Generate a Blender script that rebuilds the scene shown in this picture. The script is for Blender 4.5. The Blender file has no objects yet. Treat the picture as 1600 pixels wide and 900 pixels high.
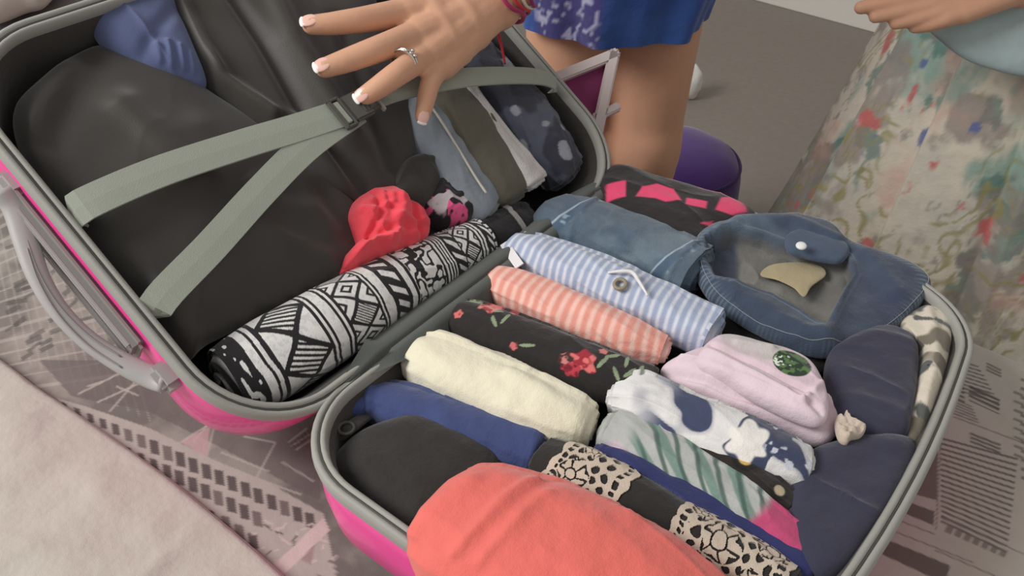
import bpy, math, random
import numpy as np
from mathutils import Matrix, Vector
R = math.radians
random.seed(7)
SC = bpy.context.scene
COL = SC.collection

# ------------------------------------------------------------------ camera
K = 0.8
CAM = np.array([0.48181493, -0.27227642, 0.73286376]) * K
FPX, YAW, PIT, ROL = 1402.327, 2.22012215, 0.68004747, 0.02291518
FW = np.array([math.cos(PIT)*math.cos(YAW), math.cos(PIT)*math.sin(YAW), -math.sin(PIT)])
RT0 = np.array([math.sin(YAW), -math.cos(YAW), 0.0]); UP0 = np.cross(RT0, FW)
RT = math.cos(ROL)*RT0 + math.sin(ROL)*UP0
UP = -math.sin(ROL)*RT0 + math.cos(ROL)*UP0
cd = bpy.data.cameras.new('camera'); cam = bpy.data.objects.new('camera', cd); COL.objects.link(cam)
cd.sensor_width = 36; cd.lens = 36*FPX/1600; cd.clip_start = .01
m = Matrix([[RT[0], UP[0], -FW[0], CAM[0]], [RT[1], UP[1], -FW[1], CAM[1]], [RT[2], UP[2], -FW[2], CAM[2]], [0, 0, 0, 1]])
cam.matrix_world = m
SC.camera = cam

# ------------------------------------------------------------------ world and light
w = bpy.data.worlds.new('room_light'); SC.world = w; w.use_nodes = True
bg = w.node_tree.nodes['Background']; bg.inputs[0].default_value = (1.0, .985, .96, 1); bg.inputs[1].default_value = .47
def area(name, loc, target, size, power, col):
    d = bpy.data.lights.new(name, 'AREA'); d.shape = 'RECTANGLE'; d.size, d.size_y = size; d.energy = power; d.color = col
    o = bpy.data.objects.new(name, d); COL.objects.link(o); o.location = loc
    o.rotation_euler = (Vector(target)-Vector(loc)).to_track_quat('-Z', 'Y').to_euler()
    return o
area('window_daylight', (-1.5, -1.5, 2.0), (0, .3, 0), (1.5, 1.2), 74, (1, .985, .96))
SC.view_settings.view_transform = 'Standard'; SC.view_settings.look = 'None'
SC.view_settings.exposure = 0.0; SC.view_settings.gamma = 1.0; SC.view_settings.use_curve_mapping = False

# ------------------------------------------------------------------ places: a photo point taken to a real plane of the place
W, L, TH, H = .441*K, .6145*K, .592986, .104
FLOOR = -.55
NL = np.array([math.sin(TH), 0, math.cos(TH)]); UL = np.array([-math.cos(TH), 0, math.sin(TH)])
def ray(x, y): return FW + RT*(x-800)/FPX - UP*(y-450)/FPX
def at(x, y, z):
    d = ray(x, y); return CAM + d*(z-CAM[2])/d[2]
def atL(x, y, o=0.):
    d = ray(x, y); P0 = np.array([0, 0, H]) + NL*o
    return CAM + d*(((P0-CAM) @ NL)/(d @ NL))
def atY(x, y, Y):
    d = ray(x, y); return CAM + d*((Y-CAM[1])/d[1])
def dep(x, y, t): return CAM + ray(x, y)*t
def depth(P): return float((np.asarray(P)-CAM) @ FW)
Y0R, WR = .016, .985                                               # the packed half sits a little short of the lid
def FRR(x, y, w): return np.array([x*(WR+.055*math.sin(math.pi*min(max(y/L, 0), 1))), Y0R+y*(L-Y0R)/L, H+w])                      # right half frame
WL = 1.035
def FRL(x, y, w): return np.array([0, y, H]) + UL*x*WL + NL*w          # left half frame
ZUP = np.array([0, 0, 1.])

# ------------------------------------------------------------------ noise
def _h(i, j, k, s):
    n = (i.astype(np.int64)*374761393 + j.astype(np.int64)*668265263 + k.astype(np.int64)*1274126177 + s*974634777) & 0xffffffff
    n = ((n ^ (n >> 13))*1274126177) & 0xffffffff
    n = ((n ^ (n >> 16))*668265263) & 0xffffffff
    return ((n ^ (n >> 15)) & 0xffff)/65535.
def vn(P, s=0):
    P = np.asarray(P, float); f = np.floor(P); u = P-f; u = u*u*u*(u*(u*6-15)+10); f = f.astype(np.int64)
    r = 0
    for a in (0, 1):
        for b in (0, 1):
            for c in (0, 1):
                wt = (u[..., 0] if a else 1-u[..., 0])*(u[..., 1] if b else 1-u[..., 1])*(u[..., 2] if c else 1-u[..., 2])
                r = r + wt*_h(f[..., 0]+a, f[..., 1]+b, f[..., 2]+c, s)
    return r*2-1
def fbm(P, s=0, o=3):
    P = np.asarray(P, float); r = 0; a = 1; t = 0
    for i in range(o): r = r + a*vn(P*2**i, s+i*17); t += a; a *= .5
    return r/t
def ss(a, b, x):
    t = np.clip((x-a)/(b-a), 0, 1); return t*t*(3-2*t)
def fr(x): return x-np.floor(x)

# ------------------------------------------------------------------ materials
def lin(c):
    c = np.asarray(c, float)/255.; return np.where(c <= .04045, c/12.92, ((c+.055)/1.055)**2.4)
MATS = {}
def mat(name, col=None, rough=.85, bump=.25, scale=900., sheen=.25, metal=0., vcol=False, var=.10, big=0., coat=0.):
    if name in MATS: return MATS[name]
    m = bpy.data.materials.new(name); m.use_nodes = True; nt = m.node_tree; N = nt.nodes; Lk = nt.links
    b = N['Principled BSDF']; b.inputs['Roughness'].default_value = rough; b.inputs['Metallic'].default_value = metal
    b.inputs['Sheen Weight'].default_value = sheen; b.inputs['Coat Weight'].default_value = coat
    b.inputs['Specular IOR Level'].default_value = .3
    tc = N.new('ShaderNodeTexCoord')
    n1 = N.new('ShaderNodeTexNoise'); n1.inputs['Scale'].default_value = 60; n1.inputs['Detail'].default_value = 4
    Lk.new(tc.outputs['Object'], n1.inputs['Vector'])
    mp = N.new('ShaderNodeMapRange'); mp.inputs[3].default_value = 1-var; mp.inputs[4].default_value = 1+var
    Lk.new(n1.outputs['Fac'], mp.inputs[0])
    mx = N.new('ShaderNodeVectorMath'); mx.operation = 'SCALE'
    if vcol:
        a = N.new('ShaderNodeAttribute'); a.attribute_name = 'Col'; Lk.new(a.outputs['Color'], mx.inputs[0])
    else:
        c = N.new('ShaderNodeRGB'); c.outputs[0].default_value = (*lin(col), 1); Lk.new(c.outputs[0], mx.inputs[0])
    Lk.new(mp.outputs[0], mx.inputs['Scale']); Lk.new(mx.outputs[0], b.inputs['Base Color'])
    if bump:
        n2 = N.new('ShaderNodeTexNoise'); n2.inputs['Scale'].default_value = scale; n2.inputs['Detail'].default_value = 2
        Lk.new(tc.outputs['Object'], n2.inputs['Vector'])
        bp = N.new('ShaderNodeBump'); bp.inputs['Strength'].default_value = bump; bp.inputs['Distance'].default_value = .001
        Lk.new(n2.outputs['Fac'], bp.inputs['Height'])
        if big:
            n3 = N.new('ShaderNodeTexNoise'); n3.inputs['Scale'].default_value = 45; n3.inputs['Detail'].default_value = 3
            Lk.new(tc.outputs['Object'], n3.inputs['Vector'])
            b2 = N.new('ShaderNodeBump'); b2.inputs['Strength'].default_value = big; b2.inputs['Distance'].default_value = .006
            Lk.new(n3.outputs['Fac'], b2.inputs['Height']); Lk.new(bp.outputs[0], b2.inputs['Normal']); Lk.new(b2.outputs[0], b.inputs['Normal'])
        else: Lk.new(bp.outputs[0], b.inputs['Normal'])
    MATS[name] = m; return m
VC = mat('printed_cloth', vcol=True, big=.45, bump=.35)
VD = mat('denim', vcol=True, big=.5, bump=.7, scale=1100, var=.22)
VCP = mat('printed_bedspread', vcol=True, rough=.9, bump=.2, big=.2, var=.06)

# ------------------------------------------------------------------ objects
def mk(name, V, F, material, parent=None, smooth=True, col=None):
    V = np.asarray(V, float).reshape(-1, 3)
    me = bpy.data.meshes.new(name)
    if isinstance(F, np.ndarray):
        n, k = F.shape
        me.vertices.add(len(V)); me.vertices.foreach_set('co', V.ravel())
        me.loops.add(n*k); me.loops.foreach_set('vertex_index', F.ravel().astype(np.int32))
        me.polygons.add(n); me.polygons.foreach_set('loop_start', np.arange(0, n*k, k, dtype=np.int32))
        me.update(calc_edges=True); me.validate()
    else:
        me.from_pydata([tuple(v) for v in V], [], F)
    if smooth: me.polygons.foreach_set('use_smooth', [True]*len(me.polygons))
    if col is not None:
        a = me.color_attributes.new('Col', 'FLOAT_COLOR', 'POINT')
        a.data.foreach_set('color', np.concatenate([np.asarray(col).reshape(-1, 3), np.ones((len(V), 1))], 1).ravel().astype(np.float32))
    me.materials.append(material)
    o = bpy.data.objects.new(name, me); COL.objects.link(o)
    if parent: o.parent = parent; o.matrix_parent_inverse = Matrix.Translation(-parent.location)
    return o
def tag(o, label, cat, group=None):
    o['label'] = label; o['category'] = cat
    if group: o['group'] = group
    return o
def empty(name, loc, label, cat, group=None):
    o = bpy.data.objects.new(name, None); COL.objects.link(o); o.location = tuple(loc); o.empty_display_size = .05
    return tag(o, label, cat, group)
def struct(o): o['kind'] = 'structure'; return o
def gridF(nr, nc, closed=False):
    i = np.arange(nr-1)[:, None]; j = np.arange(nc if closed else nc-1)[None, :]; j2 = (j+1) % nc
    return np.stack([i*nc+j, i*nc+j2, (i+1)*nc+j2, (i+1)*nc+j], -1).reshape(-1, 4)
def cr(P, n, closed=False):                                          # Catmull-Rom resample, even in arc length
    P = np.asarray(P, float)
    if closed: Q = np.concatenate([P[-1:], P, P[:2]])
    else: Q = np.concatenate([[2*P[0]-P[1]], P, [2*P[-1]-P[-2]]])
    out = []
    for i in range(1, len(Q)-2):
        t = np.linspace(0, 1, 24, endpoint=False)[:, None]
        a, b, c, d = Q[i-1], Q[i], Q[i+1], Q[i+2]
        out.append(.5*(2*b+(c-a)*t+(2*a-5*b+4*c-d)*t*t+(3*b-a-3*c+d)*t**3))
    out = np.concatenate(out+[Q[-2][None]])
    dd = np.r_[0, np.cumsum(np.linalg.norm(np.diff(out[:, :3], axis=0), axis=1))]
    tt = np.linspace(0, dd[-1], n+1)[:-1] if closed else np.linspace(0, dd[-1], n)
    return np.stack([np.interp(tt, dd, out[:, k]) for k in range(out.shape[1])], 1)
def box(name, c, s, material, parent=None, bev=.004, rot=None):
    import bmesh
    bm = bmesh.new(); bmesh.ops.create_cube(bm, size=1)
    bmesh.ops.scale(bm, vec=s, verts=bm.verts)
    if bev: bmesh.ops.bevel(bm, geom=bm.edges[:], offset=bev, segments=2, affect='EDGES')
    if rot is not None: bmesh.ops.transform(bm, matrix=rot, verts=bm.verts)
    bmesh.ops.translate(bm, vec=tuple(c), verts=bm.verts)
    me = bpy.data.meshes.new(name); bm.to_mesh(me); bm.free(); me.materials.append(material)
    o = bpy.data.objects.new(name, me); COL.objects.link(o)
    if parent: o.parent = parent; o.matrix_parent_inverse = Matrix.Translation(-parent.location)
    return o
def tube(name, pts, rad, material, parent=None, n=None, nv=10, closed=False, up=ZUP, flat=1.0):
    P = cr(pts, n or len(pts)*8, closed); T = np.gradient(P, axis=0)
    if closed: T = np.roll(P, -1, 0)-np.roll(P, 1, 0)
    T /= np.linalg.norm(T, axis=1)[:, None]+1e-12
    S = np.cross(T, up); S /= np.linalg.norm(S, axis=1)[:, None]+1e-9; U = np.cross(S, T)
    a = np.linspace(0, 2*np.pi, nv, endpoint=False)
    rad = np.broadcast_to(np.asarray(rad, float), (len(P),)) if np.ndim(rad) == 0 else np.interp(np.linspace(0, 1, len(P)), np.linspace(0, 1, len(rad)), rad)
    V = P[:, None]+rad[:, None, None]*(S[:, None]*np.cos(a)[None, :, None]+flat*U[:, None]*np.sin(a)[None, :, None])
    F = gridF(len(P), nv, True)
    V = V.reshape(-1, 3)
    if closed:
        j = np.arange(nv); F = np.concatenate([F, np.stack([(len(P)-1)*nv+j, (len(P)-1)*nv+(j+1) % nv, (j+1) % nv, j], 1)])
        return mk(name, V, F, material, parent)
    k = len(V); V = np.concatenate([V, P[:1], P[-1:]])
    fl = F.tolist()+[[k, (j+1) % nv, j] for j in range(nv)]+[[k+1, (len(P)-1)*nv+j, (len(P)-1)*nv+(j+1) % nv] for j in range(nv)]
    return mk(name, V, fl, material, parent)
def ellipsoid(name, c, ax, material, parent=None, nu=14, nv=20):
    ax = np.asarray(ax, float)                                       # three axis vectors
    a = np.linspace(0, np.pi, nu)[:, None]; b = np.linspace(0, 2*np.pi, nv, endpoint=False)[None]
    V = np.asarray(c)+(np.cos(a)*np.ones_like(b))[..., None]*ax[2]+(np.sin(a)*np.cos(b))[..., None]*ax[0]+(np.sin(a)*np.sin(b))[..., None]*ax[1]
    return mk(name, V, gridF(nu, nv, True), material, parent)

# rolled garment: swept rounded section, spiral ends, lapped outer edge, creases
def roll(name, pts, label=None, cat='clothing', place=at, up=ZUP, nu=90, nv=72, flat=.85, wr=.0014, wf=26., lap=.0022, lapat=2.5,
         sq=2.3, color=None, material=None, colfn=None, group='rolled and folded clothes in the suitcase', seed=0, cap=.35, parent=None, ends=True, amp2=0., ridges=()):
    A = []
    for (x, y, h, hw) in pts:
        P = place(x, y, h); A.append([*P, hw*depth(P)/FPX])
    A = cr(A, nu); P = A[:, :3]; r = A[:, 3]
    T = np.gradient(P, axis=0); T /= np.linalg.norm(T, axis=1)[:, None]
    S = np.cross(T, up); S /= np.linalg.norm(S, axis=1)[:, None]; U = np.cross(S, T)
    s = np.r_[0, np.cumsum(np.linalg.norm(np.diff(P, axis=0), axis=1))]; Lt = s[-1]
    phi = np.linspace(0, 2*np.pi, nv, endpoint=False)
    def se(c): return np.sign(c)*np.abs(c)**(2/sq)
    cx, cy = se(np.cos(phi)), se(np.sin(phi))*flat
    nc = 14 if ends else 5
    rows = []; rs = []; rrho = []
    def ring(i, rho, off):
        c = P[i]+T[i]*off
        rr = r[i]*rho
        ph0 = lapat+.5*np.sin(s[i]*9+seed)
        lp = lap*(1-fr((phi-ph0)/(2*np.pi)))*min(1, rho*1.2)
        rr = rr+lp
        return c+rr[:, None]*(cx[:, None]*S[i]+cy[:, None]*U[i])
    for k in range(nc):                                              # start end: rounded shoulder + spiral
        rho = k/nc; o = cap*r[0]*(1-np.sqrt(max(0, 1-(rho)**4)))*1.0
        sp = .0028*np.sin(2*np.pi*(rho*3.2)-phi)*(1 if ends and rho > .05 else 0)*(1-rho**6)
        V = ring(0, max(rho, .001), 0)+(T[0]*o)+sp[:, None]*T[0]
        rows.append(V); rs.append(0.); rrho.append(rho)
    for i in range(nu):
        e = min(1, s[i]/(.9*cap*r[0]+1e-6), 1e9); rows.append(ring(i, 1, cap*r[0]*max(0, 1-i/6.) if i < 6 else (-cap*r[-1]*max(0, 1-(nu-1-i)/6.) if i > nu-7 else 0))); rs.append(s[i]); rrho.append(1.)
    for k in range(nc):
        rho = 1-(k+1)/nc; o = -cap*r[-1]*(1-np.sqrt(max(0, 1-(rho)**4)))
        sp = .0028*np.sin(2*np.pi*(rho*3.2)+phi)*(1 if ends and rho > .05 else 0)*(1-rho**6)
        rows.append(ring(nu-1, max(rho, .001), 0)+T[-1]*o+sp[:, None]*T[-1]); rs.append(Lt); rrho.append(rho)
    V = np.array(rows); nr = len(rows)
    sa = np.array(rs)[:, None]*np.ones(nv)[None]; ra = np.array(rrho)[:, None]*np.ones(nv)[None]
    ia = np.clip(np.r_[np.zeros(nc, int), np.arange(nu), np.full(nc, nu-1)], 0, nu-1)
    ph = np.ones(nr)[:, None]*phi[None]
    ta = (fr((ph-np.pi/2+np.pi)/(2*np.pi))-.5)*2*np.pi*r[ia][:, None]
    nrm = cx[None, :, None]*S[ia][:, None]+cy[None, :, None]*U[ia][:, None]
    nrm /= np.linalg.norm(nrm, axis=2)[..., None]+1e-9
    q = np.stack([sa*wf*1.5, np.cos(ph)*1.1, np.sin(ph)*1.1], -1)
    d = wr*fbm(q+seed*3.1, seed, 3)
    q2 = np.stack([sa*wf*.45+ta*30., np.cos(ph)*.8+ta*9, np.sin(ph)*.8], -1)
    d = d+wr*.9*(1-np.abs(vn(q2*1.7+seed, seed+5)))**3
    if amp2: d = d+amp2*fbm(np.stack([sa*14, np.cos(ph)*.9, np.sin(ph)*.9], -1)+seed, seed+9, 2)
    for (s0, t0, s1, t1, am, wd) in ridges:                           # fold lines, in fractions of length and radians from the top
        aa = np.array([s0*Lt, t0*r.mean()]); bb = np.array([s1*Lt, t1*r.mean()]); ab = bb-aa
        Q = np.stack([sa, ta], -1)-aa; tt = np.clip((Q@ab)/(ab@ab+1e-12), 0, 1)
        d = d+am*np.exp(-(np.linalg.norm(Q-tt[..., None]*ab, axis=-1)/wd)**2)
    V = V+nrm*(d*np.clip(ra, 0, 1)**.5)[..., None]
    col = None
    if colfn is not None: col = np.clip(colfn(sa, ta, ra, V, Lt), 0, 1)
    o = mk(name, V, gridF(nr, nv, True), material or VC, parent, col=col)
    if label: tag(o, label, cat, group)
    return o, dict(V=V, s=sa, t=ta, rho=ra, n=nrm, L=Lt, r=r)
def overlay(name, g, mask, lift, material, parent, col=None):        # a separate trim lying on a roll's surface where mask holds
    V = g['V']+g['n']*lift; nr, nv = mask.shape; F = gridF(nr, nv, True); mk_ = mask.ravel()
    F = F[mk_[F].sum(1) >= 3]; ids = np.unique(F); rm = np.full(nr*nv, -1); rm[ids] = np.arange(len(ids))
    F = rm[F]; V0 = V.reshape(-1, 3)[ids]; V1 = V0-g['n'].reshape(-1, 3)[ids]*lift*.8
    F2 = F[:, ::-1]+len(ids)
    return mk(name, np.concatenate([V0, V1]), np.concatenate([F, F2]), material, parent, col=col)

# folded garment: soft cushion over a drawn outline on a real plane, with creases
def fold(name, outline, h, top, bot, label=None, cat='clothing', place=at, up=ZUP, n=110, m=30, pw=3.2, wr=.0014, wf=30., ridges=(), color=None,
         material=None, colfn=None, group='rolled and folded clothes in the suitcase', seed=0, parent=None, dents=(), hs=None, crump=0., tilt=None):
    O = np.array([place(x, y, h if hs is None else hs[i]) for i, (x, y) in enumerate(outline)])
    O = cr(O, n, True); up = np.asarray(up, float); c = O.mean(0)
    e1 = np.cross(up, [0, 1., 0]); e1 /= np.linalg.norm(e1); e2 = np.cross(up, e1)
    rho = np.r_[np.linspace(0, .8, m-10, endpoint=False), 1-.2*(1-np.linspace(0, 1, 10))**2]
    base = c+(O-c)[None]*rho[:, None, None]
    prof = (1-rho**pw)**(1/2.2)
    xy = np.stack([(base-c)@e1, (base-c)@e2], -1)
    q = np.concatenate([xy*wf, np.zeros(xy.shape[:-1]+(1,))], -1)
    d = wr*fbm(q+seed*7.3, seed, 3)+wr*1.2*(1-np.abs(vn(q*np.array([.5, 1.2, 1])+seed, seed+3)))**4
    if crump: d = d+crump*(1-2*np.abs(fbm(q*1.1+seed, seed+11, 3)))
    for (pl, am, wd) in ridges:
        Q = np.array([place(x, y, h) for x, y in pl]); Q = np.stack([(Q-c)@e1, (Q-c)@e2], -1)
        best = np.full(xy.shape[:-1], 1e9)
        for a, b in zip(Q[:-1], Q[1:]):
            ab = b-a; t = np.clip(((xy-a)@ab)/(ab@ab+1e-12), 0, 1); best = np.minimum(best, np.linalg.norm(xy-a-t[..., None]*ab, axis=-1))
        d = d+am*np.exp(-(best/wd)**2)
    for (poly, am, soft) in dents:
        Q = np.array([place(x, y, h) for x, y in poly]); Q = np.stack([(Q-c)@e1, (Q-c)@e2], -1)
        d = d+am*ss(-soft, soft, -polyd(xy, Q))
    topv = base+up*(top*prof[:, None]+d*np.clip(prof*1.6, 0, 1)[:, None])[..., None]
    botv = base[::-1][1:]-up*(bot*prof[::-1][1:])[:, None, None]
    V = np.concatenate([topv, botv]); nr = len(V)
    V = V+.0
    col = None
    if colfn is not None:
        XY = np.concatenate([xy, xy[::-1][1:]]); col = np.clip(colfn(XY, V, lambda px: np.stack([(np.array([place(x, y, h) for x, y in px])-c)@e1, (np.array([place(x, y, h) for x, y in px])-c)@e2], -1)), 0, 1)
    o = mk(name, V, gridF(nr, n, True)[:, ::-1], material or VC, parent, col=col)
    if label: tag(o, label, cat, group)
    return o
def polyd(xy, Q):                                                     # signed distance to polygon, negative inside
    best = np.full(xy.shape[:-1], 1e9); ins = np.zeros(xy.shape[:-1], bool)
    for a, b in zip(Q, np.roll(Q, -1, 0)):
        ab = b-a; t = np.clip(((xy-a)@ab)/(ab@ab+1e-12), 0, 1); best = np.minimum(best, np.linalg.norm(xy-a-t[..., None]*ab, axis=-1))
        cnd = (a[1] > xy[..., 1]) != (b[1] > xy[..., 1])
        xi = (b[0]-a[0])*(xy[..., 1]-a[1])/(b[1]-a[1]+1e-15)+a[0]
        ins ^= cnd & (xy[..., 0] < xi)
    return np.where(ins, -best, best)
def mixc(a, b, f): return a+(b-a)*np.asarray(f)[..., None]
def C3(c, like): return np.ones(like.shape+(1,))*lin(c)

# ================================================================== the room and the bed
M_floor = mat('grey_floor', (140, 132, 124), .6, .1, 200, 0, var=.12)
M_wall = mat('pale_wall', (196, 188, 178), .9, .1, 100, 0, var=.03)
M_white = mat('white_paint', (225, 220, 212), .5, .05, 200, 0, var=.03)
struct(box('floor', (0, 1.0, FLOOR-.03), (7, 6, .06), M_floor, bev=0))
struct(box('wall_far', (0, 2.70, FLOOR+1.3), (7, .08, 2.6), M_wall, bev=0))
struct(box('baseboard_far', (0, 2.648, FLOOR+.05), (7, .022, .10), M_white, bev=.003))
bed = empty('bed', (-.35, -.3, FLOOR), 'low bed under the grey city print bedspread', 'bed')
M_mat = mat('mattress_ticking', (150, 145, 142)); M_wood = mat('dark_bed_wood', (70, 55, 45), .5, .1, 80, 0)
box('mattress', (-.35, -.32, -.13), (2.5, 1.76, .24), M_mat, bed, .03)
box('base', (-.35, -.32, -.35), (2.4, 1.68, .19), M_wood, bed, .01)
for sx in (-1, 1):
    for sy in (-1, 1): box('leg', (-.35+sx*1.1, -.32+sy*.75, -.5), (.06, .06, .1), M_wood, bed, .004)

# bedspread with a printed city of facades
def fine(a, b, st): return np.arange(a, b, st)
bx = np.concatenate([np.linspace(-1.6, -.62, 50, endpoint=False), fine(-.62, .04, .0014), np.linspace(.04, .32, 60, endpoint=False), fine(.32, .47, .0013), np.linspace(.47, .92, 30)])
by = np.concatenate([np.linspace(-1.22, -.17, 45, endpoint=False), fine(-.17, .16, .0014), np.linspace(.16, .22, 20, endpoint=False), fine(.22, .575, .0014)])
arc = np.linspace(0, np.pi/2, 8)[1:]
yp = np.concatenate([by, .575+.012*np.sin(arc), np.full(16, .587)]); zp = np.concatenate([np.zeros(len(by)), -.012*(1-np.cos(arc)), np.linspace(-.03, -.32, 16)])
X, Y = np.meshgrid(bx, yp); Z = np.ones_like(bx)[None]*zp[:, None]
q = np.stack([X*6, Y*6, Z*0], -1)
Z = Z+.003*fbm(q, 4, 3)*(Y < .57)-.001
Yd = Y+(np.sin(X*28+np.sin(X*9)*2)*.006+.006)*np.clip(-zp/.2, 0, 1)[:, None]
xy = np.stack([X, Y+np.where(zp < -.02, -zp, 0)[:, None]], -1)
n1 = fbm(np.stack([X*14, Y*14, X*0], -1), 21, 4); n2 = fbm(np.stack([X*70, Y*70, X*0], -1), 22, 3)
base = mixc(C3((110, 105, 99), X), C3((150, 144, 136), X), ss(-.2, .6, n1+.3*n2))
pinkish = ss(.05, .6, fbm(np.stack([X*5, Y*5, X*0+3], -1), 25, 2))
base = mixc(base, C3((172, 156, 150), X), pinkish*.25)
right = ss(.25, .31, X)
base = mixc(base, C3((188, 183, 171), X), right*.9)
far_l = ss(-.55, -.7, X)
base = mixc(base, C3((92, 86, 82), X), far_l*.8)
def paint(px, colr, a=1., soft=.0006):
    global base
    Q = np.array([at(x, y, 0)[:2] for x, y in px])
    lo, hi = Q.min(0)-.004, Q.max(0)+.004
    i0, i1 = np.searchsorted(yp[:len(by)], [lo[1], hi[1]]); j0, j1 = np.searchsorted(bx, [lo[0], hi[0]])
    if i1 <= i0 or j1 <= j0: return
    d = polyd(xy[i0:i1, j0:j1], Q); base[i0:i1, j0:j1] = mixc(base[i0:i1, j0:j1], C3(colr, d), a*ss(soft, -soft, d))
def stroke(x0, y0, x1, y1, wd, colr, a=1.):
    dx, dy = x1-x0, y1-y0; l = math.hypot(dx, dy)+1e-9; nx, ny = -dy/l*wd/2, dx/l*wd/2
    paint([(x0+nx, y0+ny), (x1+nx, y1+ny), (x1-nx, y1-ny), (x0-nx, y0-ny)], colr, a)
LGT, DRK, MID = (182, 175, 166), (72, 67, 63), (128, 120, 114)
rg = random.Random(5)
# dark roof planes and light ruled lines on the left
for k in range(15):
    y0 = 318+k*19+rg.uniform(-3, 3); stroke(-20, y0+30, 130+k*6, y0-60+k*4, rg.choice([2, 3, 5]), LGT, .5)
for k in range(13):
    x0 = -15+k*15; stroke(x0, 350+k*8, x0+45+k*2, 560+k*8, 2, LGT, .45)
for k in range(46):
    x0, y0 = rg.uniform(0, 120), rg.uniform(345, 560); stroke(x0, y0, x0+rg.uniform(14, 34), y0-rg.uniform(6, 16), rg.uniform(4, 8), DRK, .6)
paint([(60, 560), (200, 560), (330, 640), (470, 660), (500, 730), (500, 780), (330, 690), (230, 640), (110, 615)], (104, 95, 92), .75)
for (a, b, c, d) in [(120, 612, 190, 578), (150, 625, 230, 590), (135, 600, 160, 592), (230, 570, 170, 640), (330, 655, 300, 690), (280, 690, 325, 662), (335, 660, 322, 715), (430, 690, 400, 745), (345, 705, 420, 735), (400, 745, 470, 770), (450, 690, 480, 668), (455, 696, 487, 676), (462, 702, 490, 684), (250, 600, 340, 640), (440, 720, 490, 750), (380, 680, 430, 690), (180, 600, 215, 615)]:
    stroke(a, b, c, d, 3, LGT, .7)
paint([(283, 688), (328, 664), (322, 716)], (196, 160, 162), .7)
for k in range(10): stroke(455+k*5, 690-k*4, 462+k*5, 700-k*4, 2, DRK, .7)
# facade with its rows of windows
paint([(85, 618), (135, 632), (235, 668), (330, 715), (420, 752), (505, 800), (530, 920), (440, 930), (380, 850), (250, 740), (130, 655)], (176, 168, 160), .95)
def zrow(a, b, n, w0, h0):
    for k in range(n):
        t = k/(n-1); x = (a[0]+(b[0]-a[0])*t)/2.571; y = 550+(a[1]+(b[1]-a[1])*t)/2.571
        sc = .55+.45*min(1, t*2.5)
        x += rg.uniform(-.6, .6); ww, hh = w0*sc, h0*sc
        paint([(x-ww*.5-2, y-hh*.5), (x+ww*.5-1, y-hh*.5+3), (x+ww*.5+2, y+hh*.5), (x-ww*.5+1, y+hh*.5-3)], (82, 73, 71) if rg.random() < .75 else (108, 98, 94), .95)
zrow((255, 208), (1245, 668), 20, 13.5, 26); zrow((515, 392), (1030, 662), 11, 13.5, 26); zrow((850, 645), (1015, 750), 4, 13.5, 26); zrow((1060, 690), (1120, 720), 2, 9, 9)
for k in range(40):
    x, y = rg.uniform(395, 520), rg.uniform(815, 900); stroke(x, y, x+rg.uniform(-14, 14), y+rg.uniform(-10, 10), rg.uniform(2, 4), rg.choice([DRK, (206, 190, 186), (206, 190, 186)]), .7)
paint([(505, 805), (515, 825), (430, 905), (415, 890)], (206, 186, 182), .9)
paint([(485, 880), (492, 845), (470, 870)], (150, 125, 125), .8)
# facades on the right
for k in range(9): stroke(1497+k*1, 562+k*6, 1530+k*4, 572+k*7, 2.3, (96, 88, 82), .85)
for k in range(3): stroke(1542, 566+k*5, 1565, 577+k*5, 3, (100, 92, 86), .8)
for k in range(4): stroke(1486, 596+k*7, 1508, 606+k*7, 3.5, (92, 84, 78), .85); stroke(1515, 602+k*7, 1563, 624+k*7, 4 if k < 3 else 2, (84, 76, 70), .9)
for k in range(6): stroke(1480, 616+k*5, 1520+k*2, 634+k*5, 2.2, (110, 102, 95), .8)
for k in range(3): stroke(1516, 676+k*6, 1564, 694+k*6, 3.5, (96, 88, 82), .85)
for k in range(17): stroke(1470, 684+k*8.2, 1592-k*1.2, 716+k*9.2, 3.4, (92, 84, 78), .85)
for k in range(12): stroke(1596, 590+k*14, 1640, 606+k*14, 5, (112, 104, 98), .8)
for k in range(8): stroke(1585, 610+k*14, 1600, 616+k*14, 4, (104, 96, 90), .7)
paint([(1436, 696), (1466, 706), (1464, 782), (1420, 770)], (112, 102, 95), .95)
paint([(1412, 782), (1460, 800), (1458, 822), (1400, 797)], (104, 95, 88), .95)
paint([(1373, 838), (1484, 884), (1478, 912), (1360, 858)], (102, 93, 86), .95)
for (a, b, c, d) in [(1470, 690, 1462, 830), (1385, 826, 1520, 880), (1395, 810, 1460, 836), (1470, 810, 1600, 866), (1460, 860, 1600, 920), (1400, 690, 1440, 690), (1490, 650, 1600, 690)]: stroke(a, b, c, d, 2, (120, 110, 103), .8)
for k in range(7): stroke(1478+k*14, 826+k*6, 1488+k*14, 831+k*6, 12, (118, 109, 102), .8)
# print for the far left of the bed
V = np.stack([X, Yd, Z], -1)
sp = mk('bedspread', V, gridF(len(yp), len(bx)), VCP, col=base)
tag(sp, 'grey bedspread printed with city facades under the suitcase', 'bedspread')

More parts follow.
